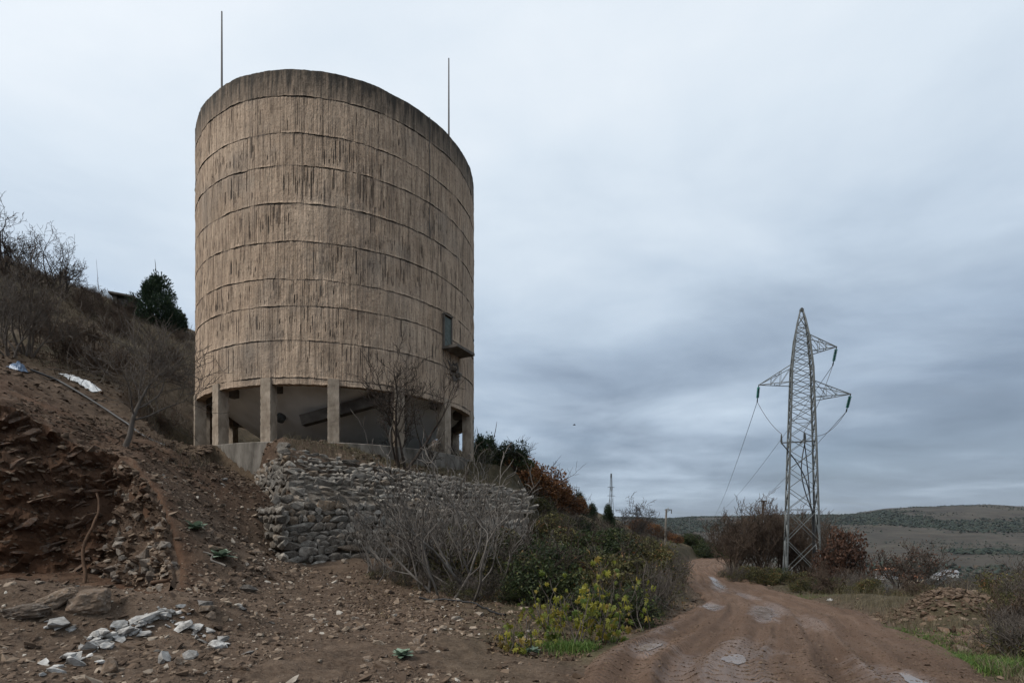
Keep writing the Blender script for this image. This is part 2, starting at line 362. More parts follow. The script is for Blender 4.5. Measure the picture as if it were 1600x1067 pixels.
# wet mud of the road
m, nt, b = new_mat('mud', .8, .22); MT['mud'] = m
uv = coords(nt, 'UV'); p = pos(nt)
s1 = noise(nt, mapv(nt, uv, (3.2, .22, 1)), 1.0, 6, .65, .4); s2 = noise(nt, mapv(nt, uv, (9, .9, 1)), 1.0, 5, .6); g = noise(nt, p, 30, 6, .75); big = noise(nt, p, .5, 4, .6)
col = ramp(nt, math_(nt, 'ADD', math_(nt, 'MULTIPLY', s1, .42), math_(nt, 'MULTIPLY', g, .58)), [(.34, (.054, .032, .02)), (.5, (.124, .076, .05)), (.68, (.22, .146, .103))])
col = mix(nt, ramp(nt, big, [(.5, .0), (.75, .55)]), col, (.15, .1, .07))
setc(nt, b, col)
wet = math_(nt, 'ADD', math_(nt, 'MULTIPLY', s1, .55), math_(nt, 'MULTIPLY', big, .45))
wa = attr(nt, 'wet'); wr = nd(nt, 'ShaderNodeMix', {0: wa, 2: ramp(nt, wet, [(.36, .95), (.56, .85), (.68, .6)]), 3: .22}, data_type='FLOAT').outputs[0]
nt.links.new(wr, b.inputs['Roughness']); nt.links.new(math_(nt, 'MULTIPLY_ADD', wa, .4, .2), b.inputs['Specular IOR Level'])
us_ = nd(nt, 'ShaderNodeSeparateXYZ', {0: uv}); trk = ramp(nt, noise(nt, mapv(nt, uv, (2.6, .05, 1), (5, 2, 0)), 1, 3, .5), [(.5, .0), (.58, 1.0), (.68, 1.0), (.74, .0)])
tread = math_(nt, 'MULTIPLY', math_(nt, 'SINE', math_(nt, 'ADD', math_(nt, 'MULTIPLY', us_.outputs[1], 52.0), math_(nt, 'MULTIPLY', math_(nt, 'PINGPONG', us_.outputs[0], .16), 60.0))), math_(nt, 'MULTIPLY', trk, math_(nt, 'MULTIPLY', big, .55)))
bump(nt, b, math_(nt, 'ADD', math_(nt, 'ADD', tread, math_(nt, 'MULTIPLY', s2, .6)), math_(nt, 'MULTIPLY', g, math_(nt, 'MULTIPLY_ADD', wa, -.6, .9))), 1.0, .05)
m, nt, b = new_mat('puddle_water', .06, .5); MT['puddle'] = m
nw = noise(nt, pos(nt), 3.0, 5, .6)
setc(nt, b, mix(nt, nw, (.15, .115, .098), (.24, .195, .17))); bump(nt, b, noise(nt, pos(nt), 14, 4, .6), .15, .01)
nt.links.new(ramp(nt, nw, [(.35, .07), (.65, .3)]), b.inputs['Roughness'])
# board-marked tank concrete (cylindrical coordinates of the tank)
def tank_mat(name, rim):
    m, nt, b = new_mat(name, .92, .2); MT[name] = m
    s = nd(nt, 'ShaderNodeSeparateXYZ', {0: coords(nt)}); th = math_(nt, 'ARCTAN2', s.outputs[1], s.outputs[0]); u = math_(nt, 'MULTIPLY', th, TR)
    cyl = nd(nt, 'ShaderNodeCombineXYZ', {0: u, 1: s.outputs[2], 2: 0.0}).outputs[0]
    a = noise(nt, mapv(nt, cyl, (.45, .35, 1)), 1, 5, .6, .4); st = noise(nt, mapv(nt, cyl, (5.5, .42, 1)), 1, 6, .65); st2 = noise(nt, mapv(nt, cyl, (16, .9, 1)), 1, 4, .6); fine = noise(nt, cyl, 9, 6, .7)
    bw = nd(nt, 'ShaderNodeTexWhiteNoise', {'Vector': nd(nt, 'ShaderNodeCombineXYZ', {0: math_(nt, 'FLOOR', math_(nt, 'DIVIDE', u, .087)), 1: math_(nt, 'FLOOR', math_(nt, 'DIVIDE', s.outputs[2], 1.47)), 2: 0.0}).outputs[0]}, noise_dimensions='2D').outputs['Value']
    base = mix(nt, ramp(nt, a, [(.3, .0), (.7, 1.0)]), (.385, .278, .196), (.53, .402, .295))
    base = mix(nt, 1.0, base, ramp(nt, bw, [(0, .78), (1, 1.08)]), 'MULTIPLY')
    base = mix(nt, ramp(nt, fine, [(.5, .0), (.75, .6)]), base, (.5, .405, .30))
    base = mix(nt, ramp(nt, st, [(.5, .0), (.72, .75)]), base, (.125, .09, .063))
    base = mix(nt, ramp(nt, st2, [(.52, .0), (.72, .7)]), base, (.10, .076, .058))
    base = mix(nt, ramp(nt, st2, [(.28, .65), (.45, .0)]), base, (.52, .42, .31))
    base = mix(nt, ramp(nt, noise(nt, mapv(nt, cyl, (.3, .22, 1), (4, 7, 0)), 1, 4, .6), [(.52, .0), (.72, .55)]), base, (.2, .185, .165))
    runs = noise(nt, mapv(nt, cyl, (1.6, .07, 1), (2, 3, 0)), 1, 5, .65)
    base = mix(nt, ramp(nt, runs, [(.54, .0), (.72, .55)]), base, (.13, .10, .078))
    hz = math_(nt, 'SUBTRACT', s.outputs[2], 12.6)
    top = math_(nt, 'MULTIPLY', hz, .75 if rim else .28, clamp=True)
    moss = math_(nt, 'ADD', math_(nt, 'MULTIPLY', top, .5), math_(nt, 'MULTIPLY', math_(nt, 'SUBTRACT', st, .45), 1.3), clamp=True)
    if rim: moss = math_(nt, 'ADD', math_(nt, 'MULTIPLY', math_(nt, 'SUBTRACT', s.outputs[2], 13.75), .42), math_(nt, 'MULTIPLY', math_(nt, 'SUBTRACT', st, .26), 2.0), clamp=True)
    base = mix(nt, math_(nt, 'MULTIPLY', moss, .92 if rim else .5), base, (.036, .033, .028) if rim else (.15, .12, .095))
    pits = noise(nt, mapv(nt, cyl, (1.3, .55, 1), (3, 1, 0)), 15, 3, .75)
    base = mix(nt, ramp(nt, pits, [(.56, .0), (.66, .8)]), base, (.075, .058, .046))
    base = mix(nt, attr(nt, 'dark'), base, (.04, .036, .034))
    setc(nt, b, base)
    pit = noise(nt, mapv(nt, cyl, (1.25, .6, 1)), 22, 3, .7)
    bump(nt, b, math_(nt, 'ADD', math_(nt, 'ADD', math_(nt, 'MULTIPLY', st2, .6), math_(nt, 'MULTIPLY', fine, .7)), math_(nt, 'MULTIPLY', pit, .6)), .8, .045)
tank_mat('tank', False); tank_mat('tank_rim', True)
simple('column_concrete', (.17, .13, .095), (.42, .35, .275), 3.6, .9, .2, .6, .03, stretch=(1, 1, .5))
simple('hopper_plaster', (.56, .545, .52), (.8, .79, .77), .7, .9, .2, .12, .01)
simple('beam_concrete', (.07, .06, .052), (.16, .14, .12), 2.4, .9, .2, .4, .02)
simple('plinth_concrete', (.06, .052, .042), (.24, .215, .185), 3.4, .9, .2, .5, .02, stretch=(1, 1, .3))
simple('mortar', (.055, .044, .034), (.17, .145, .118), 6, .95, .15, .8, .05)
simple('door_paint', (.05, .062, .056), (.12, .14, .125), 6, .7, .3)
simple('rod_metal', (.05, .045, .042), (.09, .08, .075), 8, .6, .4)
simple('steel', (.075, .083, .083), (.165, .176, .174), 2.5, .55, .45, .05)
simple('dark_steel', (.05, .055, .055), (.09, .095, .09), 4, .6, .4)
simple('black_cable', (.012, .012, .013), (.025, .025, .026), 4, .5, .4)
simple('wire_metal', (.08, .085, .09), (.12, .125, .13), 4, .5, .4)
m, nt, b = new_mat('glass_insulator', .12, .6); MT['insulator'] = m
setc(nt, b, mix(nt, noise(nt, coords(nt), 8), (.012, .10, .085), (.03, .19, .155)))
def stone_mat(name, stops, lich=.5, scale=7):
    m, nt, b = new_mat(name, .92, .2); MT[name] = m; o = coords(nt)
    r = obj_random(nt); base = ramp(nt, r, stops)
    n = noise(nt, pos(nt), scale, 6, .65); n2 = noise(nt, pos(nt), scale*3.5, 4, .7)
    base = mix(nt, ramp(nt, n, [(.35, .75), (.65, .0)]), base, (.055, .045, .037)); base = mix(nt, ramp(nt, n2, [(.5, .0), (.75, lich)]), base, (.44, .42, .38))
    setc(nt, b, base); bump(nt, b, math_(nt, 'ADD', n, math_(nt, 'MULTIPLY', n2, .5)), .7, .04)
stone_mat('wall_stone', [(0, (.09, .074, .058)), (.3, (.165, .145, .12)), (.6, (.25, .23, .2)), (.8, (.21, .145, .09)), (1, (.36, .335, .295))])
stone_mat('bank_rock', [(0, (.075, .038, .022)), (.5, (.13, .072, .043)), (.8, (.18, .115, .076)), (1, (.2, .155, .115))], .25, 5)
stone_mat('grey_bank_rock', [(0, (.12, .09, .068)), (.5, (.19, .155, .125)), (1, (.27, .24, .205))], .35, 6)
stone_mat('white_stone', [(0, (.33, .32, .305)), (.5, (.47, .46, .44)), (1, (.62, .605, .575))], .3, 9)
stone_mat('brown_stone', [(0, (.13, .085, .058)), (.5, (.23, .165, .115)), (.8, (.31, .245, .18)), (1, (.21, .2, .19))], .4, 9)
m, nt, b = new_mat('loose_stones', .92, .2); MT['loose'] = m
setc(nt, b, mix(nt, ramp(nt, noise(nt, pos(nt), 12, 5, .6), [(.35, .5), (.7, .0)]), ramp(nt, attr(nt, 'rnd'), [(0, (.07, .048, .034)), (.45, (.14, .098, .068)), (.75, (.24, .18, .13)), (.93, (.33, .27, .21)), (1, (.44, .41, .36))]), (.05, .034, .023)))
# plants
simple('bark_dark', (.032, .025, .02), (.075, .06, .05), 9, .95, .1, .5, .01)
simple('bark_pale', (.085, .074, .064), (.185, .168, .15), 7, .95, .15, .4, .01)
simple('bark_grey', (.062, .052, .044), (.125, .108, .094), 7, .95, .1, .4, .01)
simple('twig_brown', (.05, .036, .027), (.105, .078, .06), 7, .95, .1, .3, .01)
leafmat('leaf_dark', [(0, (.014, .022, .009)), (.5, (.034, .05, .017)), (.85, (.07, .085, .026)), (1, (.13, .12, .04))])
leafmat('leaf_olive', [(0, (.028, .029, .012)), (.5, (.07, .068, .025)), (.8, (.125, .112, .04)), (.93, (.21, .16, .06)), (1, (.2, .09, .04))])
leafmat('leaf_rust', [(0, (.06, .026, .011)), (.5, (.145, .06, .021)), (.85, (.21, .105, .038)), (1, (.075, .068, .026))])
leafmat('leaf_brown', [(0, (.035, .018, .012)), (.5, (.075, .038, .024)), (1, (.13, .065, .04))])
leafmat('litter', [(0, (.04, .025, .016)), (.5, (.09, .058, .036)), (.9, (.16, .11, .07)), (1, (.23, .18, .1))], .9, .05)
leafmat('needle', [(0, (.012, .022, .012)), (.5, (.022, .042, .02)), (1, (.05, .075, .03))], .6, .12)
leafmat('grass_blade', [(0, (.035, .075, .012)), (.5, (.07, .13, .025)), (1, (.15, .18, .05))])
leafmat('dry_grass', [(0, (.06, .048, .028)), (.5, (.115, .095, .058)), (1, (.2, .17, .105))])
leafmat('scrub_twigs', [(0, (.03, .022, .016)), (.5, (.07, .05, .037)), (.9, (.13, .10, .07)), (1, (.055, .06, .025))], .9, .15)
leafmat('herb_leaf', [(0, (.09, .135, .09)), (1, (.24, .31, .23))], .7, .15)
leafmat('far_trees', [(0, (.014, .022, .017)), (.5, (.024, .034, .024)), (.8, (.038, .04, .028)), (1, (.06, .046, .032))], .9, .0)
m, nt, b = new_mat('fig_leaf', .55, .35); MT['fig_leaf'] = m
r = obj_random(nt); fc = ramp(nt, r, [(0, (.05, .08, .013)), (.3, (.12, .14, .018)), (.7, (.24, .215, .025)), (.9, (.26, .19, .03)), (1, (.14, .08, .03))])
fc = mix(nt, ramp(nt, noise(nt, coords(nt), 9, 4, .6), [(.45, .0), (.75, .7)]), fc, (.06, .09, .012)); setc(nt, b, fc)
t = nd(nt, 'ShaderNodeBsdfTranslucent', {0: fc}); mx = nd(nt, 'ShaderNodeMixShader', {0: .3, 1: b.outputs[0], 2: t.outputs[0]}); nt.links.new(mx.outputs[0], nt.nodes['Material Output'].inputs[0])
simple('white_plaster', (.24, .24, .235), (.36, .355, .345), .4, .9); simple('cream_plaster', (.35, .29, .2), (.5, .42, .3), .4, .9)
simple('roof_tile', (.22, .085, .045), (.34, .15, .08), .8, .9); simple('grey_roof', (.14, .14, .15), (.24, .24, .25), .8, .9); simple('window_glass', (.03, .035, .04), (.06, .065, .07), 2, .2, .5)
simple('plastic_sheet', (.45, .47, .48), (.65, .66, .66), 8, .35, .5, .6, .03); simple('blue_plastic', (.07, .12, .2), (.16, .22, .32), 6, .4, .5)
simple('root_wood', (.05, .03, .019), (.125, .075, .047), 8, .9, .2, .5, .02)

# ------------------------------------------------------------------ ground
ang = np.radians(np.concatenate([np.arange(-180, -56, 3.0), np.arange(-56, -46, .5), np.arange(-46, 47, .2), np.arange(47, 60, .5), np.arange(60, 180, 3.0)]))
rad = [.4]
while rad[-1] < 4200: rad.append(rad[-1]+max(.045, rad[-1]*(.0092 if rad[-1] < 60 else .0135)))
rad = np.array(rad); A_, R_ = np.meshgrid(ang, rad, indexing='ij'); gx, gy = R_*np.sin(A_), R_*np.cos(A_)
gzv = H(gx, gy)
xf, yf, rf = gx.ravel(), gy.ravel(), R_.ravel()
far_a = sstep(90, 240, rf)
_, wroad, _, farr = road_sw(np.where(rf < 200, xf, 1e3), np.where(rf < 200, yf, 1e3))
nz = fbm(xf*.35, yf*.35, oct_=3, seed=40)
dirt_zone = sstep(1.0, -1.2, (xf*.85+yf*.17)-1.1+1.0*nz)*(rf < 21.5)          # bare dirt ramp to the left
hillm = sstep(17, 24, yf-.35*np.clip(xf+12, -8, 8)*0+0*xf)*(xf < -10)
scrub_a = np.clip(1-dirt_zone, 0, 1)*np.where(np.abs(wroad) < 9, sstep(2.2, 3.6, np.abs(wroad)+.5*nz), 1)*sstep(5, 7.5, rf+2*nz)
scrub_a = np.maximum(scrub_a*(xf > -8), np.clip(hillm*(.62+.6*nz), 0, .9))
redz = sstep(.5, -.5, sdist(xf, yf, BAY)*-1-.4)*(rf < 40)*.9
redz = np.maximum(redz, sstep(-7.5, -10, xf)*sstep(30, 14, yf)*np.clip(.55+.6*nz, 0, 1)*(yf > 6))
grass_a = np.zeros_like(xf)
for (hx, hy, rx, a) in ((7.6,10.3,.9,.9),(7.1,7.2,.7,.9),(6.2,11.8,.8,.5),(2.2,8.3,.9,.6),(3.2,9.6,.7,.5),(14,26,1.6,.5),(1.0,7.6,.7,.35)):
    grass_a = np.maximum(grass_a, a*np.exp(-(((xf-hx)**2+(yf-hy)**2)/rx**2))*np.clip(.7+1.2*fbm(xf*2, yf*2, oct_=3, seed=50), 0, 1))
gm = mesh('ground', np.stack([xf, yf, gzv.ravel()], 1), grid_faces(len(ang), len(rad), True), True, {'far': far_a, 'scrub': scrub_a*(1-far_a), 'red': redz, 'grass': grass_a})
tag(link('ground', gm, MT['soil']), kind='structure')

# ------------------------------------------------------------------ dirt road with ruts and puddles
PUD = [(3.0,7.0,.16,.5,'wide'),(7.6,15.6,.3,2.6,'long'),(6.55,17.0,.3,1.4,'left'),(4.62,5.9,.12,.6,'right'),(14.6,36.5,.28,3.6,'far'),(16.4,42,.2,3.0,'farther'),(2.1,7.9,.14,.7,'near left')]
ss = [0.0]
while ss[-1] < 150: ss.append(ss[-1]+max(.07, (ss[-1]-12)*.009))
ss = np.array(ss); ss = ss[ss < (len(RC)-2)*.25]; ww = np.arange(-3.1, 3.11, .045)
ii = np.clip((ss/.25).astype(int), 0, len(RC)-2); fr = (ss/.25-ii)[:, None]
cc = RC[ii]*(1-fr)+RC[ii+1]*fr; tt = RT[ii]*(1-fr)+RT[ii+1]*fr
S_, W_ = np.meshgrid(ss, ww, indexing='ij'); X_ = cc[:, :1]+tt[:, 1:]*W_; Y_ = cc[:, 1:2]-tt[:, :1]*W_
z = cc[:, 2:3]+0*W_
def gauss(w, c, s): return np.exp(-((w-c)/s)**2)
for c0, dpt, sg, sd in ((-.95,.1,.17,1),(.8,.1,.17,2),(-.25,.06,.12,3),(1.5,.065,.13,4),(-1.6,.07,.15,5),(1.15,.05,.09,6),(-1.25,.045,.08,7),(.45,.05,.09,8),(.1,.035,.07,9)):
    cl_ = c0+.28*fbm(S_*.11, S_*0+sd*3.7, oct_=2, seed=60+sd); k = np.clip(.65+.7*fbm(S_*.2, S_*0+sd, oct_=2, seed=80), .1, 1.2)
    z = z-dpt*k*gauss(W_, cl_, sg)+.45*dpt*k*(gauss(W_, cl_+sg*1.7, sg*.6)+gauss(W_, cl_-sg*1.7, sg*.6))
z = z+.03*fbm(W_*3.5, S_*.5, oct_=4, seed=70, gain=.6)+.016*fbm(W_*8, S_*4, oct_=2, seed=71)+.05*fbm(W_*.7, S_*.35, oct_=2, seed=72)
edge = np.abs(W_)+np.where(W_ < 0, .42, 0)*np.clip(1.4-S_/40, 0, 1)+.3*fbm(S_*.5, np.sign(W_)*5, oct_=3, seed=73); z = z+.06*gauss(edge, 2.15, .3)-.5*sstep(2.3, 3.0, edge)**1
wetm = np.zeros_like(z); PLEV = []
for (px_, py_, a, L, _n_) in PUD:
    i = int(np.argmin((RC[:, 0]-px_)**2+(RC[:, 1]-py_)**2)); t_ = RT[i]; slope = np.gradient(RC[:, 2])[i]/.25
    al = (X_-px_)*t_[0]+(Y_-py_)*t_[1]; ac = (X_-px_)*t_[1]-(Y_-py_)*t_[0]
    q = np.hypot(al/L, ac/a)+.45*fbm(X_*2.6, Y_*2.6, oct_=3, seed=95)
    near_ = (np.abs(al) < L*2) & (np.abs(ac) < a*2.5)
    lev = float(RC[i, 2]+np.median((z-cc[:, 2:3])[near_]))-.03; PLEV.append(lev)
    k = np.where(near_, 1-sstep(.85, 1.5, q), 0); z = z*(1-k)+(lev+al*slope+.004*fbm(X_*9, Y_*9, oct_=2, seed=5))*k
    wetm = np.maximum(wetm, np.where(near_, 1-sstep(.8, 1.7, q+.3*fbm(X_*7, Y_*7, oct_=3, seed=96)), 0))
for (px_, py_, a, L, st_) in ((2.5,6.3,.75,1.7,.9),(3.4,7.6,.5,1.8,.7),(1.3,7.3,.28,1.5,.8),(2.6,9.6,.25,1.6,.8),(4.4,6.2,.35,1.3,.8),(8.9,17.5,.35,4,.6),(12.2,27,.4,5,.7),(13.2,33,.4,5,.7),(7.4,12.8,.4,2.5,.5)):
    i = int(np.argmin((RC[:, 0]-px_)**2+(RC[:, 1]-py_)**2)); t_ = RT[i]; al = (X_-px_)*t_[0]+(Y_-py_)*t_[1]; ac = (X_-px_)*t_[1]-(Y_-py_)*t_[0]
    q = np.hypot(al/L, ac/a)+.7*fbm(X_*2.2, Y_*2.2, oct_=4, seed=97, gain=.6); wetm = np.maximum(wetm, st_*(1-sstep(.3, 1.3, q))*(np.abs(al) < L*2)*(np.abs(ac) < a*2.5))
rm = mesh('dirt_road', np.stack([X_, Y_, z], -1).reshape(-1, 3), grid_faces(len(ss), len(ww)), True, attrs={'wet': wetm.ravel()}, uv=np.stack([W_, S_], -1).reshape(-1, 2))
tag(link('dirt_road', rm, MT['mud']), kind='structure')
from mathutils.bvhtree import BVHTree
def bvh_of(v, f): return BVHTree.FromPolygons([tuple(a) for a in v], [tuple(q) for q in f])
sel = ss < 75; ns = int(sel.sum())
road_bvh = bvh_of(np.stack([X_[:ns], Y_[:ns], z[:ns]], -1).reshape(-1, 3), grid_faces(ns, len(ww)))
def road_z(x, y):
    h = road_bvh.ray_cast(Vector((x, y, 50)), Vector((0, 0, -1)))[0]
    return h.z if h else None
for (px_, py_, a, L, lab), lev in zip(PUD, PLEV):
    i = int(np.argmin((RC[:, 0]-px_)**2+(RC[:, 1]-py_)**2)); t_ = RT[i]; slope = np.gradient(RC[:, 2])[i]/.25
    na = 72; th = np.arange(na)*2*math.pi/na; rr = 1+.42*fbm(np.cos(th)*2.2+px_, np.sin(th)*2.2, oct_=3, seed=90)
    rings = [np.array([[0, 0]])]; V = []; 
    for q in np.linspace(.15, 1, 8):
        V.append(np.stack([np.cos(th)*rr*q*a*.85, np.sin(th)*rr*q*L*.85], 1))
    V = np.concatenate([[[0, 0]]]+V)
    wx = px_+V[:, 0]*t_[1]+V[:, 1]*t_[0]; wy = py_-V[:, 0]*t_[0]+V[:, 1]*t_[1]; wz = lev+.007+V[:, 1]*slope
    tri = np.array([(0, 1+k, 1+(k+1) % na) for k in range(na)]); q4 = [np.stack([1+r_*na+np.arange(na), 1+(r_+1)*na+np.arange(na), 1+(r_+1)*na+(np.arange(na)+1) % na, 1+r_*na+(np.arange(na)+1) % na], 1) for r_ in range(7)]
    tag(link('puddle', mesh('puddle', np.stack([wx, wy, wz], 1), [tri, np.concatenate(q4)], True), MT['puddle']), kind='structure')

# ------------------------------------------------------------------ cut bank (cliff of the excavated bay) with its rocks
cl = np.array(CLIFF); ct = np.concatenate([[0], np.cumsum(np.hypot(*np.diff(cl[:, :2], axis=0).T))]); cs = np.arange(0, ct[-1], .07)
cxy = np.stack([np.interp(cs, ct, cl[:, k]) for k in range(3)], 1)
kern = np.ones(7)/7
cxs = np.stack([np.convolve(np.pad(cxy[:, k], 3, mode='edge'), kern, 'valid') for k in range(3)], 1)
tg = np.gradient(cxs[:, :2], axis=0); tg /= np.linalg.norm(tg, axis=1)[:, None]; nrm = np.stack([tg[:, 1], -tg[:, 0]], 1)   # towards the bay
nrow = 46; vv = np.linspace(0, 1.18, nrow); V = np.zeros((len(cs), nrow, 3))
floorz = H(cxs[:, 0]+nrm[:, 0]*.9, cxs[:, 1]+nrm[:, 1]*.9, False)-.25
brow = H(cxs[:, 0]-nrm[:, 0]*.3, cxs[:, 1]-nrm[:, 1]*.3)
for j, v in enumerate(vv):
    q = min(v, 1.0); zz_ = floorz+(brow-floorz)*q
    off = np.clip(.14*(brow-floorz)+.1, .3, .85)*(1-q)**1.4+.1
    d1 = fbm(cs*.55, zz_*.45, oct_=3, seed=100); d2 = fbm(cs*1.7+zz_*.9, zz_*3.4-cs*1.2, oct_=4, seed=101, gain=.6); d3 = fbm(cs*6, zz_*8-cs*3, oct_=3, seed=102, gain=.6)
    env = np.clip((brow-floorz)/1.8, .1, 1.35)*min(1, 4*(1.18-v)) 
    o = off+env*(.28*d1+.26*d2+.09*d3)
    back = max(0, v-1)/.18*.6
    V[:, j, 0] = cxs[:, 0]+nrm[:, 0]*(o-back); V[:, j, 1] = cxs[:, 1]+nrm[:, 1]*(o-back); V[:, j, 2] = zz_+.03*d3+(.05*math.sin(min(1, max(0, v-.9)/.28)*math.pi))-.25*(v > 1.1)
for j, v in enumerate(vv):
    if v > 1: V[:, j, 2] = np.maximum(H(V[:, j, 0], V[:, j, 1]), brow-.25*(v-1)/.18)-.02-.25*(v > 1.12)
red_a = np.repeat(np.clip(1-np.clip((cs-ct[4]+.3)/1.2, 0, 1)*.85, 0, 1), nrow)
bank = tag(link('cut_bank', mesh('cut_bank', V.reshape(-1, 3), grid_faces(len(cs), nrow)[:, ::-1], False, {'red': red_a, 'scrub': red_a*0, 'grass': red_a*0, 'far': red_a*0}), MT['soil']), kind='structure')
ROCKME = [mesh('rock', v, f) for v, f in ROCKS]
rng = np.random.default_rng(5)
def rock_variants(matname):
    out = []
    for me in ROCKME: c = me.copy(); c.materials.clear(); c.materials.append(MT[matname]); out.append(c)
    return out
RB, RG, RW, RWh, RBr = [rock_variants(k) for k in ('bank_rock', 'grey_bank_rock', 'wall_stone', 'white_stone', 'brown_stone')]
WROCK = [hull_rock(300+i, 17, .62, .9) for i in range(12)]
RW = [mesh('stone', v, f) for v, f in WROCK]
for me in RW: me.materials.append(MT['wall_stone'])
for k in range(290):
    i = int(rng.integers(30, len(cs)-12)); j = int(rng.integers(3, 37)) if i > 95 else int(rng.integers(2, 27)); grey = cs[i] > ct[4]-.2
    if brow[i]-floorz[i] < .7: continue
    p = V[i, j]; s = rng.uniform(.06, .17)*(1.25 if grey else 1.35); yaw = math.atan2(tg[i, 1], tg[i, 0])
    o = link('rock', (RG if grey else RB)[k % 12], None, bank, loc=p-np.append(nrm[i], 0)*.03)
    sc_ = (s*rng.uniform(1.1, 2.2), s*.8, s*rng.uniform(.5, .9)) if not grey else (s*rng.uniform(.8, 1.2), s*.8, s*rng.uniform(.8, 1.6))
    o.scale = sc_; o.rotation_euler = (rng.normal(0, .25), (-.45 if not grey else 0)+rng.normal(0, .25), yaw+rng.normal(0, .2))

ii_ = rng.integers(20, len(cs)-10, 2600); jj_ = np.where(ii_ > 95, rng.integers(1, 39, 2600), (rng.beta(1.2, 1.8, 2600)*38).astype(int)+1)
tag(link('bank_stones', scatter_mesh('bank_stones', V[ii_, jj_], np.clip(rng.lognormal(-3.1, .45, 2600), .02, .12)*np.where(brow[ii_]-floorz[ii_] < .8, .5, 1), 78, rnd=np.clip(rng.uniform(0, .75, 2600)+.2*(cs[ii_] > ct[4]), 0, 1)), MT['loose'], bank), kind='stuff')
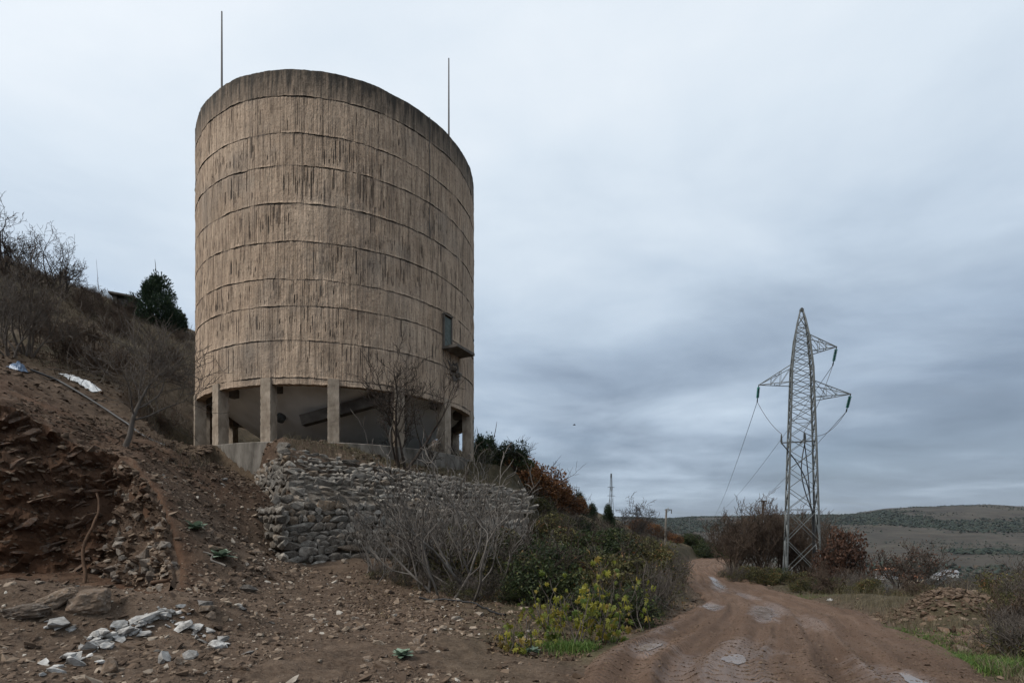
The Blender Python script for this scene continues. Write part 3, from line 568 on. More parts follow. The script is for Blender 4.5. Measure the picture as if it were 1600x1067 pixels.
# ------------------------------------------------------------------ the tower
TOW = thing('concrete_tower', 'huge round board-marked concrete tank standing on columns above the stone wall', 'tower', (TX, TY, TZ))
ZB = np.array([7.52, 7.77, 9.24, 10.68, 11.78, 13.27, 14.76, 16.3, 17.6, 19.1, 20.15])-TZ
NB = 500; bwid = 2*math.pi/NB
rng = np.random.default_rng(11)
def seam(k, th): return ZB[k]+(0 if k in (0,) else .09)*fbm(np.cos(th)*3.1+k*7, np.sin(th)*3.1, oct_=6, seed=200+k, gain=.55)
for k in range(10):
    rim = k == 9; skirt = k == 0
    cols = []; boff = []; isb = []
    wd = rng.lognormal(0, .38, NB); wd[0] = 1; ed = np.concatenate([[0], np.cumsum(wd)])/wd.sum()*2*math.pi
    bo = rng.normal(0, .0045, NB)*(.5 if k == 1 else 1)
    for q in range(NB):
        t0, t1 = ed[q], ed[q+1]; a = math.degrees(t0); vis = 160 < a < 395 or a < 35
        dl = min(.013/TR, (t1-t0)*.3)
        if vis:
            g_ = rng.choice([.002, .004, .008, .014])*(not rim)
            cols += [t0, t0+dl, (t0+t1)*.5, t1-dl]; isb += [q, -1, -1, -1]; boff += [min(bo[q], bo[q-1])-g_, bo[q], bo[q]+.003, bo[q]]
        else: cols += [t0]; isb += [-1]; boff += [bo[q]]
    cols = np.array(cols); boff = np.array(boff); isb = np.array(isb); n = len(cols)
    if rim or skirt: boff = boff*.35
    nr = 17 if not skirt else 4; fv = np.linspace(0, 1, nr)
    zb, zt = seam(k, cols), seam(k+1, cols)
    zb = zb-.0; R0 = TR
    TH, FV = np.meshgrid(cols, fv, indexing='ij'); Z = zb[:, None]*(1-FV)+zt[:, None]*FV
    patch_ = sstep(-.05, .35, fbm(np.cos(TH)*5, np.sin(TH)*5, Z*.9, oct_=4, seed=205, gain=.6))
    r_ = R0+boff[:, None]*(1-.75*patch_)+.03*fbm(np.cos(TH)*9, np.sin(TH)*9, Z*1.6, oct_=4, seed=210, gain=.6)+.012*fbm(TH*70, Z*4, oct_=3, seed=230, gain=.65)
    lip = .008+.034*np.clip(fbm(np.cos(cols)*14, np.sin(cols)*14, oct_=3, seed=250+k), -.4, 1)
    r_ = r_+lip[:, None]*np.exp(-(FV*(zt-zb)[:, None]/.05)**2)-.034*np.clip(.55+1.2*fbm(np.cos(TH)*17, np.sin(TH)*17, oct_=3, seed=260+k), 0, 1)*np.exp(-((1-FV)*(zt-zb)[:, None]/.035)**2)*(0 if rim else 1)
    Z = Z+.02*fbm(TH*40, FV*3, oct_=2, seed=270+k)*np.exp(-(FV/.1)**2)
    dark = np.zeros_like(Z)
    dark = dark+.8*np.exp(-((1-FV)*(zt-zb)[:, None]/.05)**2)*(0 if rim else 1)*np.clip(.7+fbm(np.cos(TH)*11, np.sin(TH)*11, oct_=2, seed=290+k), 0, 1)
    if not rim and not skirt:
        dens = {8: .16, 7: .38, 6: .5, 5: .46, 4: .5, 3: .38, 2: .36, 1: .2}[k]
        for i in np.where(isb >= 0)[0]:
            loc_d = dens*(1+1.6*vnoise(np.array([cols[i]*5.0]), np.array([k*3.3]), seed=33)[0])
            if rng.random() < loc_d:
                v0 = rng.uniform(.05, .65); v1 = min(.96, v0+rng.choice([.1, .2, .35, .6])*rng.uniform(.7, 1.2)); s_ = sstep(v0-.03, v0+.03, fv)*(1-sstep(v1-.03, v1+.03, fv))
                st = rng.uniform(.35, 1); dp = rng.uniform(.015, .045)
                r_[i] -= dp*s_; dark[i] = np.maximum(dark[i], s_*st)  # slot also coloured dark: bitumen-like stain plus painted shade of the gap
                wide = rng.random() < .3
                for jn in ((i-1, i+1) if wide else (i+1,)):
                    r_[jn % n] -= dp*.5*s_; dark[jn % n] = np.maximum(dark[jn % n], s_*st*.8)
    v = np.stack([r_*np.cos(TH), r_*np.sin(TH), Z], -1)
    fs = grid_faces(n, nr, True); vv_ = [v.reshape(-1, 3)]; dk = [dark.ravel()]
    fc = [fs]
    if rim or skirt:                                        # top of the parapet / underside of the skirt, and its inner face
        row = nr-1 if rim else 0; base_ = n*nr; zr = Z[:, row]; ri = TR-.32
        for zz2 in (zr, zr-(.8 if rim else -.5)):
            vv_.append(np.stack([ri*np.cos(cols), ri*np.sin(cols), zz2], 1)); dk.append(np.zeros(n))
        i0 = np.arange(n)*nr+row; i1 = np.roll(np.arange(n), -1); a0 = base_+np.arange(n); b0 = base_+n+np.arange(n)
        f1 = np.stack([i0, i0[i1], a0[i1], a0], 1); f2 = np.stack([a0, a0[i1], b0[i1], b0], 1)
        if not rim: f1, f2 = f1[:, ::-1], f2[:, ::-1]
        fc += [f1, f2]
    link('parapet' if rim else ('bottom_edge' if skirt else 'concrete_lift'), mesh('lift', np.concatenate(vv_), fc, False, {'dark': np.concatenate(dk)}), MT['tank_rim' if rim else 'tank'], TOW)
def lathe(name, prof, mat_, parent, n=96, smooth=True):
    prof = np.array(prof); th = np.arange(n)*2*math.pi/n; v = np.stack([prof[None, :, 0]*np.cos(th)[:, None], prof[None, :, 0]*np.sin(th)[:, None], prof[None, :, 1]+0*th[:, None]], -1)
    return link(name, mesh(name, v.reshape(-1, 3), grid_faces(n, len(prof), True), smooth), mat_, parent)
lathe('light_block_disc', [(TR-.25, 19.45-TZ), (.01, 19.6-TZ)], MT['plinth_concrete'], TOW)  # unseen disc added inside the tank top to block light
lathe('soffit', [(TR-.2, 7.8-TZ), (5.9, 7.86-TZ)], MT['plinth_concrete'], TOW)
lathe('hopper', [(6.25, 7.95-TZ), (5.9, 7.62-TZ), (5.5, 7.3-TZ), (4.7, 6.72-TZ), (3.7, 6.05-TZ), (2.4, 5.5-TZ), (1.2, 5.28-TZ), (.02, 5.24-TZ)], MT['hopper_plaster'], TOW)
lathe('plinth', [(5.9, -.9), (5.9, .0), (6.95, .0), (6.99, -.03), (7.0, -1.4)], MT['plinth_concrete'], TOW, 128, False)
pipe_a = math.radians(-107)
def conep(a, r, z): return np.array((r*math.cos(a), r*math.sin(a), z))
hc = thing_pipe = MB(); pc = conep(pipe_a, 4.75, 6.72-TZ); out = np.array((math.cos(pipe_a)*.6, math.sin(pipe_a)*.6, -.8))
hc.tube([pc-out*.1, pc+out*.22, pc+out*.23], [.2, .2, .02], 14).build('pipe_stub', MT['dark_steel'], TOW)
for k in range(16):
    a = math.radians(-98.5+22.5*k); R = Matrix.Rotation(a+math.pi/2, 3, 'Z')
    bm = bmesh.new(); bmesh.ops.create_cube(bm, size=1)
    bmesh.ops.subdivide_edges(bm, edges=[e for e in bm.edges if abs((e.verts[0].co-e.verts[1].co).z) > .5], cuts=9)
    bmesh.ops.bevel(bm, geom=[e for e in bm.edges if abs((e.verts[0].co-e.verts[1].co).z) > .05 and abs(e.verts[0].co.x) > .45], offset=.05, segments=1)
    rr = random.Random(k)
    for v in bm.verts:
        v.co = Vector((v.co.x*.44, v.co.y*.46, v.co.z*2.62+1.26))+Vector((rr.gauss(0, .003), rr.gauss(0, .003), 0))
    me = bpy.data.meshes.new('column'); bm.to_mesh(me); bm.free()
    c = link('column', me, MT['column_concrete'], TOW, loc=(6.68*math.cos(a), 6.68*math.sin(a), 0), rot=(0, 0, a+math.pi/2))
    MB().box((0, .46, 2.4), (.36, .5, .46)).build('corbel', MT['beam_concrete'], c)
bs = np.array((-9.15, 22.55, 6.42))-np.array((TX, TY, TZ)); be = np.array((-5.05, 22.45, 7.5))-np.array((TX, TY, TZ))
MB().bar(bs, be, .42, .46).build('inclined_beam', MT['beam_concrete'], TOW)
da = math.radians(-31.2); dR = Matrix.Rotation(da, 3, 'Z'); dz = 10.12-TZ
def onwall(a, r, z, R=None): return np.array((r*math.cos(a), r*math.sin(a), z))
MB().box(onwall(da, TR+.035, dz+.72), (.07, .5, 1.36), dR).build('door', MT['door_paint'], TOW)
df = MB()
for s in (-1, 1): df.box(onwall(da, TR+.06, dz+.72)+np.array(dR@Vector((0, s*.28, 0))), (.1, .06, 1.46), dR)
df.box(onwall(da, TR+.06, dz+1.5), (.16, .62, .06), dR).build('door_frame', MT['beam_concrete'], TOW)
ba = math.radians(-27.5); bR = Matrix.Rotation(ba, 3, 'Z')
bb = MB().box(onwall(ba, TR+.36, dz-.06), (.86, 1.5, .13), bR)
bb.build('balcony_slab', MT['beam_concrete'], TOW)
# broken patch under the balcony
pa = math.radians(-26.0); pz = 9.2-TZ; rg = np.random.default_rng(3); pb = MB()
na = 22; pv = []
th = np.arange(na)*2*math.pi/na
for q, dp in ((1, .012), (.86, .03), (.7, -.015), (.35, -.02)):
    rr_ = q*.42*(1+.22*rg.normal(size=na)); aa = pa+np.cos(th)*rr_/TR; pv.append(np.stack([(TR+dp+.02)*np.cos(aa), (TR+dp+.02)*np.sin(aa), pz+np.sin(th)*rr_*1.05], 1))
link('broken_patch', mesh('broken_patch', np.concatenate(pv+[[onwall(pa, TR+.0, pz)]]), [np.concatenate([np.stack([r*na+np.arange(na), r*na+(np.arange(na)+1) % na, (r+1)*na+(np.arange(na)+1) % na, (r+1)*na+np.arange(na)], 1) for r in range(3)]), np.array([(3*na+i, 3*na+(i+1) % na, 4*na) for i in range(na)])]), MT['beam_concrete'], TOW)
for (oa, oz, s) in ((-.02, .08, .26), (.025, -.1, .22), (.05, -.27, .15), (-.045, -.18, .13)):
    link('concrete_lump', RG[int(s*100) % 12], None, TOW, loc=onwall(pa+oa, TR+.05, pz+oz), scale=(s*.7, s, s*1.2), rot=(0, .3, pa))
for a, zt in ((-119.4, 23.45), (-28.6, 23.9)):
    a = math.radians(a); MB().tube([onwall(a, TR-.1, 19.6-TZ), onwall(a, TR-.1, 21.8-TZ), onwall(a, TR-.1, zt-TZ)], [.045, .036, .028], 8).build('lightning_rod', MT['rod_metal'], TOW)
ca_ = math.radians(-40.8); MB().tube([onwall(ca_+.004*math.sin(q*1.7), TR+.055, 20.1-TZ-q*.45) for q in range(13)], .018, 5).build('down_conductor', MT['black_cable'], TOW)

# ------------------------------------------------------------------ rubble-stone retaining wall
WAL = thing('stone_retaining_wall', 'battered grey rubble stone wall holding up the platform under the tower', 'wall', (WC[0], WC[1], 0))
W3T = np.array((WT[0], WT[1], 0)); W3N = np.array((WN[0], WN[1], 0)); Z3 = np.array((0, 0, 1.))
faces = []     # (origin, along, down-slope outward per metre of fall, length, top(u), bottom z, normal)
rng = np.random.default_rng(8)
stones = []
def lay(org, along, nout, length, top, bot, batter, hmin=.12, hmax=.25, u0=0.0):
    along = np.array(along); nout = np.array(nout); fall = 0.0
    rows = []
    z0 = bot
    while z0 < max(top(0), top(length)):
        hh = rng.uniform(hmin, hmax); rows.append((z0, hh)); z0 += hh*.93
    sl = math.atan(batter)
    for (zr, hh) in rows:
        u = u0+rng.uniform(-.2, .1)
        while u < length:
            w = min(rng.lognormal(-1.15, .5), .85); uc = u+w/2; zt = top(uc)
            zc = zr+hh/2+rng.normal(0, .02)+.12*math.sin(uc*.7)
            if zc < zt-.03 and zc > bot-.05:
                out = (zt0(org, top)-zc)*batter
                p = np.array((org[0], org[1], 0.))+along*uc+nout*out+Z3*zc
                stones.append((p, along, nout, sl, w*.6, .085, hh*.68*rng.uniform(.75, 1.2)))
            u += w*.95
def zt0(org, top): return top(0)
org_u = WC
lay(WC, W3T, W3N, WLEN, wall_top, 2.35, .72)
LOWO = WC+WN*1.95-WT*.9
lay(LOWO, W3T, W3N, WLEN, lambda u: 2.68-.05*u, -.1, .22, .16, .3)
W3L = -W3T                                            # outward normal of the short return face
back = np.array((-WN[0], -WN[1], 0))
lay(WC, back, W3L, 3.4, lambda u: 4.53-.16*u, 2.3, .1)
C2 = WC+WN*.0
# return face below the sloping corner (triangle between the corner line and the ground)
for zc in np.arange(2.3, 4.6, .24):
    ext = (4.53-zc)*.72
    for q in np.arange(.1, ext-.05, .33): stones.append((np.array((WC[0], WC[1], 0))+W3N*q+W3L*((4.53-zc)*.06+.02)+Z3*(zc+rng.normal(0, .03)), W3N, W3L, .08, rng.uniform(.15, .24), .16, rng.uniform(.1, .17)))
for zc in np.arange(.3, 2.5, .28):
    for q in np.arange(-1.7, .5, .4): stones.append((np.array((LOWO[0], LOWO[1], 0))+W3N*(q+(2.5-zc)*.2)+W3L*.02+Z3*(zc+rng.normal(0, .03)), W3N, W3L, .05, rng.uniform(.18, .28), .16, rng.uniform(.12, .19)))
# corner quoins
for zc in np.arange(2.4, 4.75, .25): stones.append((np.array((WC[0], WC[1], 0))+W3N*((4.53-zc)*.72-.05)+W3L*.02+Z3*zc, W3T, W3N, .6, rng.uniform(.2, .32), .2, rng.uniform(.13, .18)))
def stone_matrix(st):
    p, al, no, sl, w, t, h = st
    up = Z3*math.cos(sl)-no*math.sin(sl); nn = np.cross(al, up)
    R = Matrix((al, nn, up)).transposed()
    j = Matrix.Rotation(rng.normal(0, .2), 3, 'Y')@Matrix.Rotation(rng.normal(0, .07), 3, 'X')@Matrix.Rotation(rng.normal(0, .07), 3, 'Z')
    return (R@j).to_euler(), (w, t*rng.uniform(.75, 1.3), h/.62)
def seen(st):
    d = st[0][1]; px = 800+F*st[0][0]/d
    pen = .25 if px > 720 else (.7 if px > 640 else 1)
    return st[4]*st[6]/d**2*pen
_sg = H(np.array([st[0][0] for st in stones]), np.array([st[0][1] for st in stones]))
stones = [st for _, st in sorted(zip([-seen(st)*(1 if st[0][2] > g_-.25 else .02) for st, g_ in zip(stones, _sg)], stones), key=lambda q: q[0])]
rv = [];
for k, st in enumerate(stones):
    e, s = stone_matrix(st)
    loc = st[0]-np.array((WC[0], WC[1], 0))
    if k < 300: link('stone', RW[int(rng.integers(0, 12))], None, WAL, loc=loc, rot=e, scale=s)
    else:
        v, f = WROCK[int(rng.integers(0, 12))]; q = (v*np.array(s))@np.array(e.to_matrix()).T+loc; rv.append((q, f))
if rv:
    n = 0; VV = []; FF = []
    for v, f in rv: VV.append(v); FF.append(f+n); n += len(v)
    tag(link('far_stones', mesh('far_stones', np.concatenate(VV), np.concatenate(FF)), MT['wall_stone'], WAL), kind='stuff')
# core of the wall behind the stones
us = np.linspace(.14, WLEN, 40); core = []
for u in us:
    zt = float(wall_top(max(u, 0)))-.04
    for (o_, z_) in ((-.6, zt-.5), (-.5, zt), (-.06, zt), (1.6, 2.45), (1.98, 2.42), (2.4, -.3)):
        core.append(W3T*(u if o_ < 1.7 else u-.9)+W3N*(o_-.03)+Z3*z_)
capf = [tuple(range(6))]
link('wall_core', mesh('wall_core', np.array(core), [grid_faces(40, 6), np.array([list(range(6))])]), MT['mortar'], WAL)

# ------------------------------------------------------------------ loose stones on the dirt
rng = np.random.default_rng(21); n = 26000
# even coverage per picture area on the bare ground: sample angle and 1/distance
az = np.radians(rng.uniform(-46, 12, n)); rr_ = 1/rng.uniform(1/21., 1/3.6, n); rr_[: n//3] = rng.uniform(6, 20, n//3)
x, y = rr_*np.sin(az), rr_*np.cos(az)
keep = ((x*.85+y*.17) < 1.1+.7*fbm(x, y, oct_=2, seed=4)) & (fbm(x*.45, y*.45, oct_=3, seed=66) > -.22) & (sdist(x, y, PAD) < -.3) & ((x > -16) | (y < 12))
sd_ = (x-WC[0])*WN[0]+(y-WC[1])*WN[1]; keep &= ~((sd_ < 2.0) & (sd_ > -.3) & (x > -9.5) & (y > 16))
x, y = x[keep], y[keep]; size = np.clip(rng.lognormal(-3.95, .6, len(x)), .007, .085)
lx = rng.uniform(-24, -9.5, 9000); ly = rng.uniform(11, 25, 9000); kl = (sdist(lx, ly, BAY) < -.3) & (fbm(lx*.5, ly*.5, oct_=3, seed=68) > -.15) & (sdist(lx, ly, PAD) < -.5)
lx, ly = lx[kl], ly[kl]
ex = 9000; qx, qy = rng.uniform(-13.5, -5.5, ex), rng.uniform(9.5, 21, ex)
kq = (sdist(qx, qy, BAY) < -.25) & (sdist(qx, qy, PAD) < -.3) & (fbm(qx*.6, qy*.6, oct_=3, seed=67) > -.3) & ~(((qx-WC[0])*WN[0]+(qy-WC[1])*WN[1] < 2.5) & ((qx-WC[0])*WT[0]+(qy-WC[1])*WT[1] > -.35))
qx, qy = qx[kq], qy[kq]; pa_ = np.radians(rng.uniform(-165, -20, 900)); pr_ = 7.05+np.abs(rng.normal(0, .55, 900)); tx_, ty_ = TX+pr_*np.cos(pa_), TY+pr_*np.sin(pa_)
fx_, fy_ = rng.uniform(-6.5, .5, 3200), rng.uniform(8, 15.5, 3200); qx = np.concatenate([qx, fx_]); qy = np.concatenate([qy, fy_])
lx = np.concatenate([lx[::2], tx_]); ly = np.concatenate([ly[::2], ty_])
x = np.concatenate([x, qx, lx]); y = np.concatenate([y, qy, ly]); size = np.concatenate([size, np.clip(rng.lognormal(-3.5, .6, len(qx)), .01, .13), np.clip(rng.lognormal(-2.9, .5, len(lx)), .02, .16)])
tag(link('loose_stones', scatter_mesh('loose_stones', np.stack([x, y, H(x, y)-size*.08], 1), size, 22, rnd=np.where((x < -10) & (y > 11), rng.uniform(0, .55, len(x)), rng.uniform(0, 1, len(x))**1.6)), MT['loose']), 'small brown stones strewn over the bare dirt slope', 'stones', kind='stuff')
n = 11000; d_ = 1/rng.uniform(1/32., 1/4.6, n); i = np.clip(((d_+8.2)*1.04/.25).astype(int), 0, len(RC)-1); w = rng.uniform(-2.3, 2.3, n); x = RC[i, 0]+RT[i, 1]*w; y = RC[i, 1]-RT[i, 0]*w
zr = np.array([road_z(a_, b_) if True else 0 for a_, b_ in zip(x, y)], dtype=object); k = np.array([q is not None for q in zr]); size = np.clip(rng.lognormal(-4.75, .5, n), .004, .035)
tag(link('road_gravel', scatter_mesh('road_gravel', np.stack([x[k], y[k], zr[k].astype(float)+size[k]*.2], 1), size[k], 24, rnd=rng.uniform(.1, .5, int(k.sum()))), MT['loose']), 'fine gravel and clods pressed into the mud of the road', 'gravel', kind='stuff')
# stones along the road edges and on the cleared verge
n = 5000; i = rng.integers(int(10/.25), int(60/.25), n); w = rng.choice([-1, 1], n)*rng.normal(2.5, .45, n); x = RC[i, 0]+RT[i, 1]*w; y = RC[i, 1]-RT[i, 0]*w; size = np.clip(rng.lognormal(-3.8, .5, n), .008, .09)
hp_ = [(11.8, 14.0, 1.5, 1.0, 2200), (8.7, 9.7, 1.0, .75, 1800)]
for hx_, hy2, sx_, sy_, n_ in hp_:
    x = np.concatenate([x, rng.normal(hx_, sx_*.7, n_)]); y = np.concatenate([y, rng.normal(hy2, sy_*.7, n_)]); size = np.concatenate([size, np.clip(rng.lognormal(-3.35, .55, n_), .015, .11)])
tag(link('verge_stones', scatter_mesh('verge_stones', np.stack([x, y, H(x, y)+size*.3], 1), size, 23, rnd=rng.uniform(0, .62, len(x))), MT['loose']), 'small stones and clods along the road edges and on the roadside heaps', 'stones', kind='stuff')
def stone_things(spots, variants, label, group, seed, name='stone', flat=.8):
    r = np.random.default_rng(seed)
    for (x, y, s) in spots:
        o = link(name, variants[int(r.integers(0, 12))], None, loc=(x, y, gz(x, y)+s*.22), rot=(r.normal(0, .3), r.normal(0, .3), r.uniform(0, 6.28)), scale=(s*r.uniform(.9, 1.5), s*r.uniform(.7, 1), s*flat*r.uniform(.8, 1.3)))
        tag(o, label, 'stone', group)
def ground_hit(px, py):
    """where the sight line through a picture point meets the ground"""
    lo, hi = 3.0, 60.0
    for n_ in (160, 24):
        d = np.geomspace(lo, hi, n_); hx, hy, hz = P(px, py, d)
        below = H(hx, d) >= hz
        i = int(np.argmax(below)) if below.any() else len(d)-1
        lo, hi = d[max(i-1, 0)], d[i]*1.0001
    return float(hx[i]), float(d[i])
rng = np.random.default_rng(31)
spots = []
for (x0, y0, x1, y1, n, sp_) in ((85,1045,200,985,60,15),(185,995,255,955,30,10),(255,955,300,985,18,11),(300,985,345,1005,14,10),(235,960,300,950,12,8),(150,1000,215,985,16,11),(60,975,100,985,6,10)):
    for k in range(n):
        t = rng.uniform(); gxy = ground_hit(x0+(x1-x0)*t+rng.normal(0, sp_), y0+(y1-y0)*t+rng.normal(0, sp_*.45)); spots.append((gxy[0], gxy[1], min(.12, rng.lognormal(-3.2, .5))))
stone_things(spots, RWh, 'small pale broken stone in the white rubble on the spoil heap', 'white rubble stones on the spoil heap', 41)
def boulder_mesh(seed, m):
    bm = bmesh.new(); bmesh.ops.create_icosphere(bm, subdivisions=4, radius=1)
    v = np.array([q.co[:] for q in bm.verts]); f = np.array([[a.index for a in q.verts] for q in bm.faces]); bm.free()
    w = np.abs(v).max(1)[:, None]; v = v*(.55+.45/w); d = .28*fbm(v[:, 0]*1.3+seed, v[:, 1]*1.3, v[:, 2]*1.3, oct_=3, seed=seed)+.13*fbm(v[:, 0]*4, v[:, 1]*4+v[:, 2]*3, v[:, 2]*7+seed, oct_=3, seed=seed+1, gain=.6)
    me = mesh('boulder', v*(1+d[:, None]), f, False); me.materials.append(MT[m]); return me
BOULD = [boulder_mesh(1, 'brown_stone'), boulder_mesh(2, 'grey_bank_rock'), boulder_mesh(3, 'bank_rock'), boulder_mesh(4, 'white_stone'), boulder_mesh(5, 'white_stone')]
def one_stone(px, py, sx, sy, sz, variants, label, rot=(0, 0, 0), k=0, name='stone', cat='stone', lift=.25):
    x, y = ground_hit(px, py); o = link(name, variants[k], None, loc=(x, y, gz(x, y)+sz*lift), rot=rot, scale=(sx, sy, sz)); return tag(o, label, cat)
one_stone(296, 1028, .1, .08, .13, RWh, 'rounded white stone at the foot of the spoil heap', (0, 0, .4), 3)
one_stone(257, 1034, .085, .08, .15, RWh, 'blocky white stone left of the rounded white one', (.2, .1, .2), 7)
one_stone(171, 1050, .085, .075, .16, RBr, 'squarish tan stone below the white rubble', (.1, .2, .3), 4)
one_stone(278, 1036, .05, .05, .08, RBr, 'small round brown stone between two white ones', (0, 0, 0), 5)
one_stone(222, 970, .26, .1, .1, RWh, 'long tilted grey slab lying on the white rubble', (.1, -.35, .55), 2, 'slab', 'slab')
one_stone(195, 990, .15, .08, .06, RWh, 'flat curved white slab below the long grey slab', (.1, -.25, .5), 6, 'slab', 'slab')
one_stone(85, 942, .24, .1, .1, BOULD, 'long pale boulder propped up on the left mound', (.0, -.5, .3), 0, 'boulder', 'boulder')
one_stone(42, 960, .22, .13, .1, BOULD, 'grey-blue boulder half buried at the left edge', (.0, -.2, .2), 1, 'boulder', 'boulder')
one_stone(140, 948, .22, .16, .17, BOULD, 'big dark earthy boulder in the middle of the bay', (.1, -.2, .3), 2, 'boulder', 'boulder', .15)
spots = []
rng = np.random.default_rng(33)
for k in range(110):
    px, py = rng.uniform(300, 760), 850+200*rng.uniform()**.8
    if k < 45: px, py = rng.uniform(310, 430), rng.uniform(745, 900)
    q = ground_hit(px, py)
    if q[1] > 23 or sdist(np.array([q[0]]), np.array([q[1]]), PAD)[0] > -.3: continue
    spots.append((q[0], q[1], min(.17, rng.lognormal(-2.95, .4)*(1.0+q[1]*.03))))
stone_things(spots, RBr, 'brown flat stone lying loose on the dirt slope', 'larger stones on the dirt slope', 43)
spots = []
for k in range(120):
    q = ground_hit(rng.normal(1482, 42), rng.normal(950, 13)) if k < 55 else ground_hit(rng.normal(1500, 35), rng.normal(1003, 12)); spots.append((q[0], q[1], min(.13, rng.lognormal(-3.05, .45)*(q[1]/11)**.5)))
stone_things([q for q in spots if q[1] < 17], RB, 'grey-brown stone on the rubble heaps right of the road', 'stones on the heaps beside the road', 44)
one_stone(1296, 938, .16, .13, .14, RWh, 'lone pale stone on the right edge of the road', (0, 0, .5), 3)
one_stone(1318, 955, .2, .1, .06, RBr, 'flat tan stone on the right verge below the pale one', (0, 0, .5), 5)

# ------------------------------------------------------------------ plants: builders
class Wood:
    def __init__(s): s.runs = {}; s.tips = []
    def run(s, pts, rad, sides): s.runs.setdefault((len(pts), sides), []).append((pts, rad))
    def mesh(s, name):
        V = []; Q = []; n0 = 0
        for (n, sd), rs in s.runs.items():
            p = np.array([r[0] for r in rs]); ra = np.array([r[1] for r in rs]); m_ = len(rs)
            t = np.gradient(p, axis=1); t /= np.linalg.norm(t, axis=2, keepdims=True)+1e-9
            ref = np.where(np.abs(t[:, :1]@np.array((.31, .52, .79)))[..., None] < .95, np.array((.31, .52, .79)), np.array((1., 0, 0)))
            x = np.cross(t, np.broadcast_to(ref, t.shape)); x /= np.linalg.norm(x, axis=2, keepdims=True)+1e-9; y = np.cross(t, x)
            a = np.arange(sd)*2*math.pi/sd
            v = p[:, :, None]+ra[:, :, None, None]*(np.cos(a)[:, None]*x[:, :, None]+np.sin(a)[:, None]*y[:, :, None])
            I, J = np.meshgrid(np.arange(n-1), np.arange(sd), indexing='ij'); J2 = (J+1) % sd
            q = np.stack([I*sd+J, I*sd+J2, (I+1)*sd+J2, (I+1)*sd+J], -1).reshape(-1, 4)
            V.append(v.reshape(-1, 3)); Q.append((q[None]+(np.arange(m_)*n*sd)[:, None, None]+n0).reshape(-1, 4)); n0 += m_*n*sd
        return mesh(name, np.concatenate(V), np.concatenate(Q), True)
def grow(T, C, R, p, d, L, r, lvl, maxl, opt):
    """one branch with its children; T takes the first level(s), C the rest"""
    seg = opt.get('seg', 6); pts = [p]; dirs = []; st = L/seg
    wob = opt.get('wob', .22)*(1+.25*lvl); trop = opt.get('trop', .08)
    x, y, z = p; dx, dy, dz_ = d
    for i in range(seg):
        dx += R.gauss(0, wob); dy += R.gauss(0, wob); dz_ += R.gauss(0, wob*.7)+trop
        l = math.sqrt(dx*dx+dy*dy+dz_*dz_); dx /= l; dy /= l; dz_ /= l
        x += dx*st; y += dy*st; z += dz_*st; pts.append((x, y, z)); dirs.append((dx, dy, dz_))
    end = opt.get('taper', .45); rr = [max(opt.get('rmin', .003), r*(1-(1-end)*i/seg)) for i in range(seg+1)]
    if lvl == maxl: rr[-1] *= .5
    (T if lvl < opt.get('tl', 1) else C).run(pts, rr, 7 if lvl == 0 else (5 if lvl == 1 else 3))
    if lvl >= maxl: C.tips.append((pts[-1], dirs[-1])); C.tips.append((pts[seg//2], dirs[seg//2])); return
    nch = opt['n'][lvl]; nch = R.randint(nch[0], nch[1]); f0 = opt.get('start', (.4, .25, .2, .15))[min(lvl, 3)]
    for c in range(nch):
        f = f0+(1-f0)*(c+R.random())/nch; i = min(seg-1, int(f*seg)); q = f*seg-i
        a, b_ = pts[i], pts[i+1]; bp = tuple(a[k]*(1-q)+b_[k]*q for k in range(3)); dd = Vector(dirs[i])
        ax = dd.orthogonal().normalized(); ax.rotate(Matrix.Rotation(R.uniform(0, 6.283), 3, dd)) if False else None
        ax = Matrix.Rotation(R.uniform(0, 6.283), 3, dd)@ax
        an = R.uniform(*opt.get('ang', (.45, .95))); nd_ = Matrix.Rotation(an, 3, ax)@dd
        rat = R.uniform(*opt.get('lr', (.45, .72)))*(1.15-.45*f)
        grow(T, C, R, bp, tuple(nd_), L*rat, max(opt.get('rmin', .003), rr[i]*opt.get('rr', .58)), lvl+1, maxl, opt)
    grow(T, C, R, pts[-1], dirs[-1], L*R.uniform(.5, .7), rr[-1]*.95, lvl+1, maxl, opt)
def bare(seed, L, r, maxl, n, stems=1, lean=.0, opt=None):
    R = random.Random(seed); T, C = Wood(), Wood(); o = {'n': n}; o.update(opt or {})
    for s in range(stems):
        a = R.uniform(0, 6.283) if stems > 1 else R.uniform(0, 6.28); le = lean*R.uniform(.5, 1.2)
        d = Vector((math.cos(a)*le, math.sin(a)*le, 1)).normalized()
        b0 = (R.gauss(0, .08*(stems > 1)*o.get('spread', 1)), R.gauss(0, .08*(stems > 1)*o.get('spread', 1)), -.15)
        grow(T, C, R, b0, tuple(d), L*R.uniform(.75, 1.15) if stems > 1 else L, r*R.uniform(.7, 1.1) if stems > 1 else r, 0, maxl, o)
    return T, C
def leaf_mesh(name, c, size, seed, up=.3, dirs=None, narrow=.5, rnd=None):
    r = np.random.default_rng(seed); n = len(c); c = np.asarray(c, float)
    d = r.normal(size=(n, 3)) if dirs is None else np.asarray(dirs)+r.normal(size=(n, 3))*.35
    d[:, 2] += up if dirs is None else 0; d /= np.linalg.norm(d, axis=1)[:, None]
    s = np.cross(d, r.normal(size=(n, 3))); s /= np.linalg.norm(s, axis=1)[:, None]; nn = np.cross(d, s)
    size = (np.zeros(n)+size)*r.uniform(.6, 1.3, n); S = size[:, None]
    v = np.stack([c-d*S*.5, c+s*S*narrow*.5+nn*S*.1, c+d*S*.5, c-s*S*narrow*.5+nn*S*.1], 1)
    k = r.uniform(0, 1, n) if rnd is None else rnd
    return mesh(name, v.reshape(-1, 3), np.arange(n*4).reshape(n, 4), False, {'rnd': np.repeat(k, 4)})
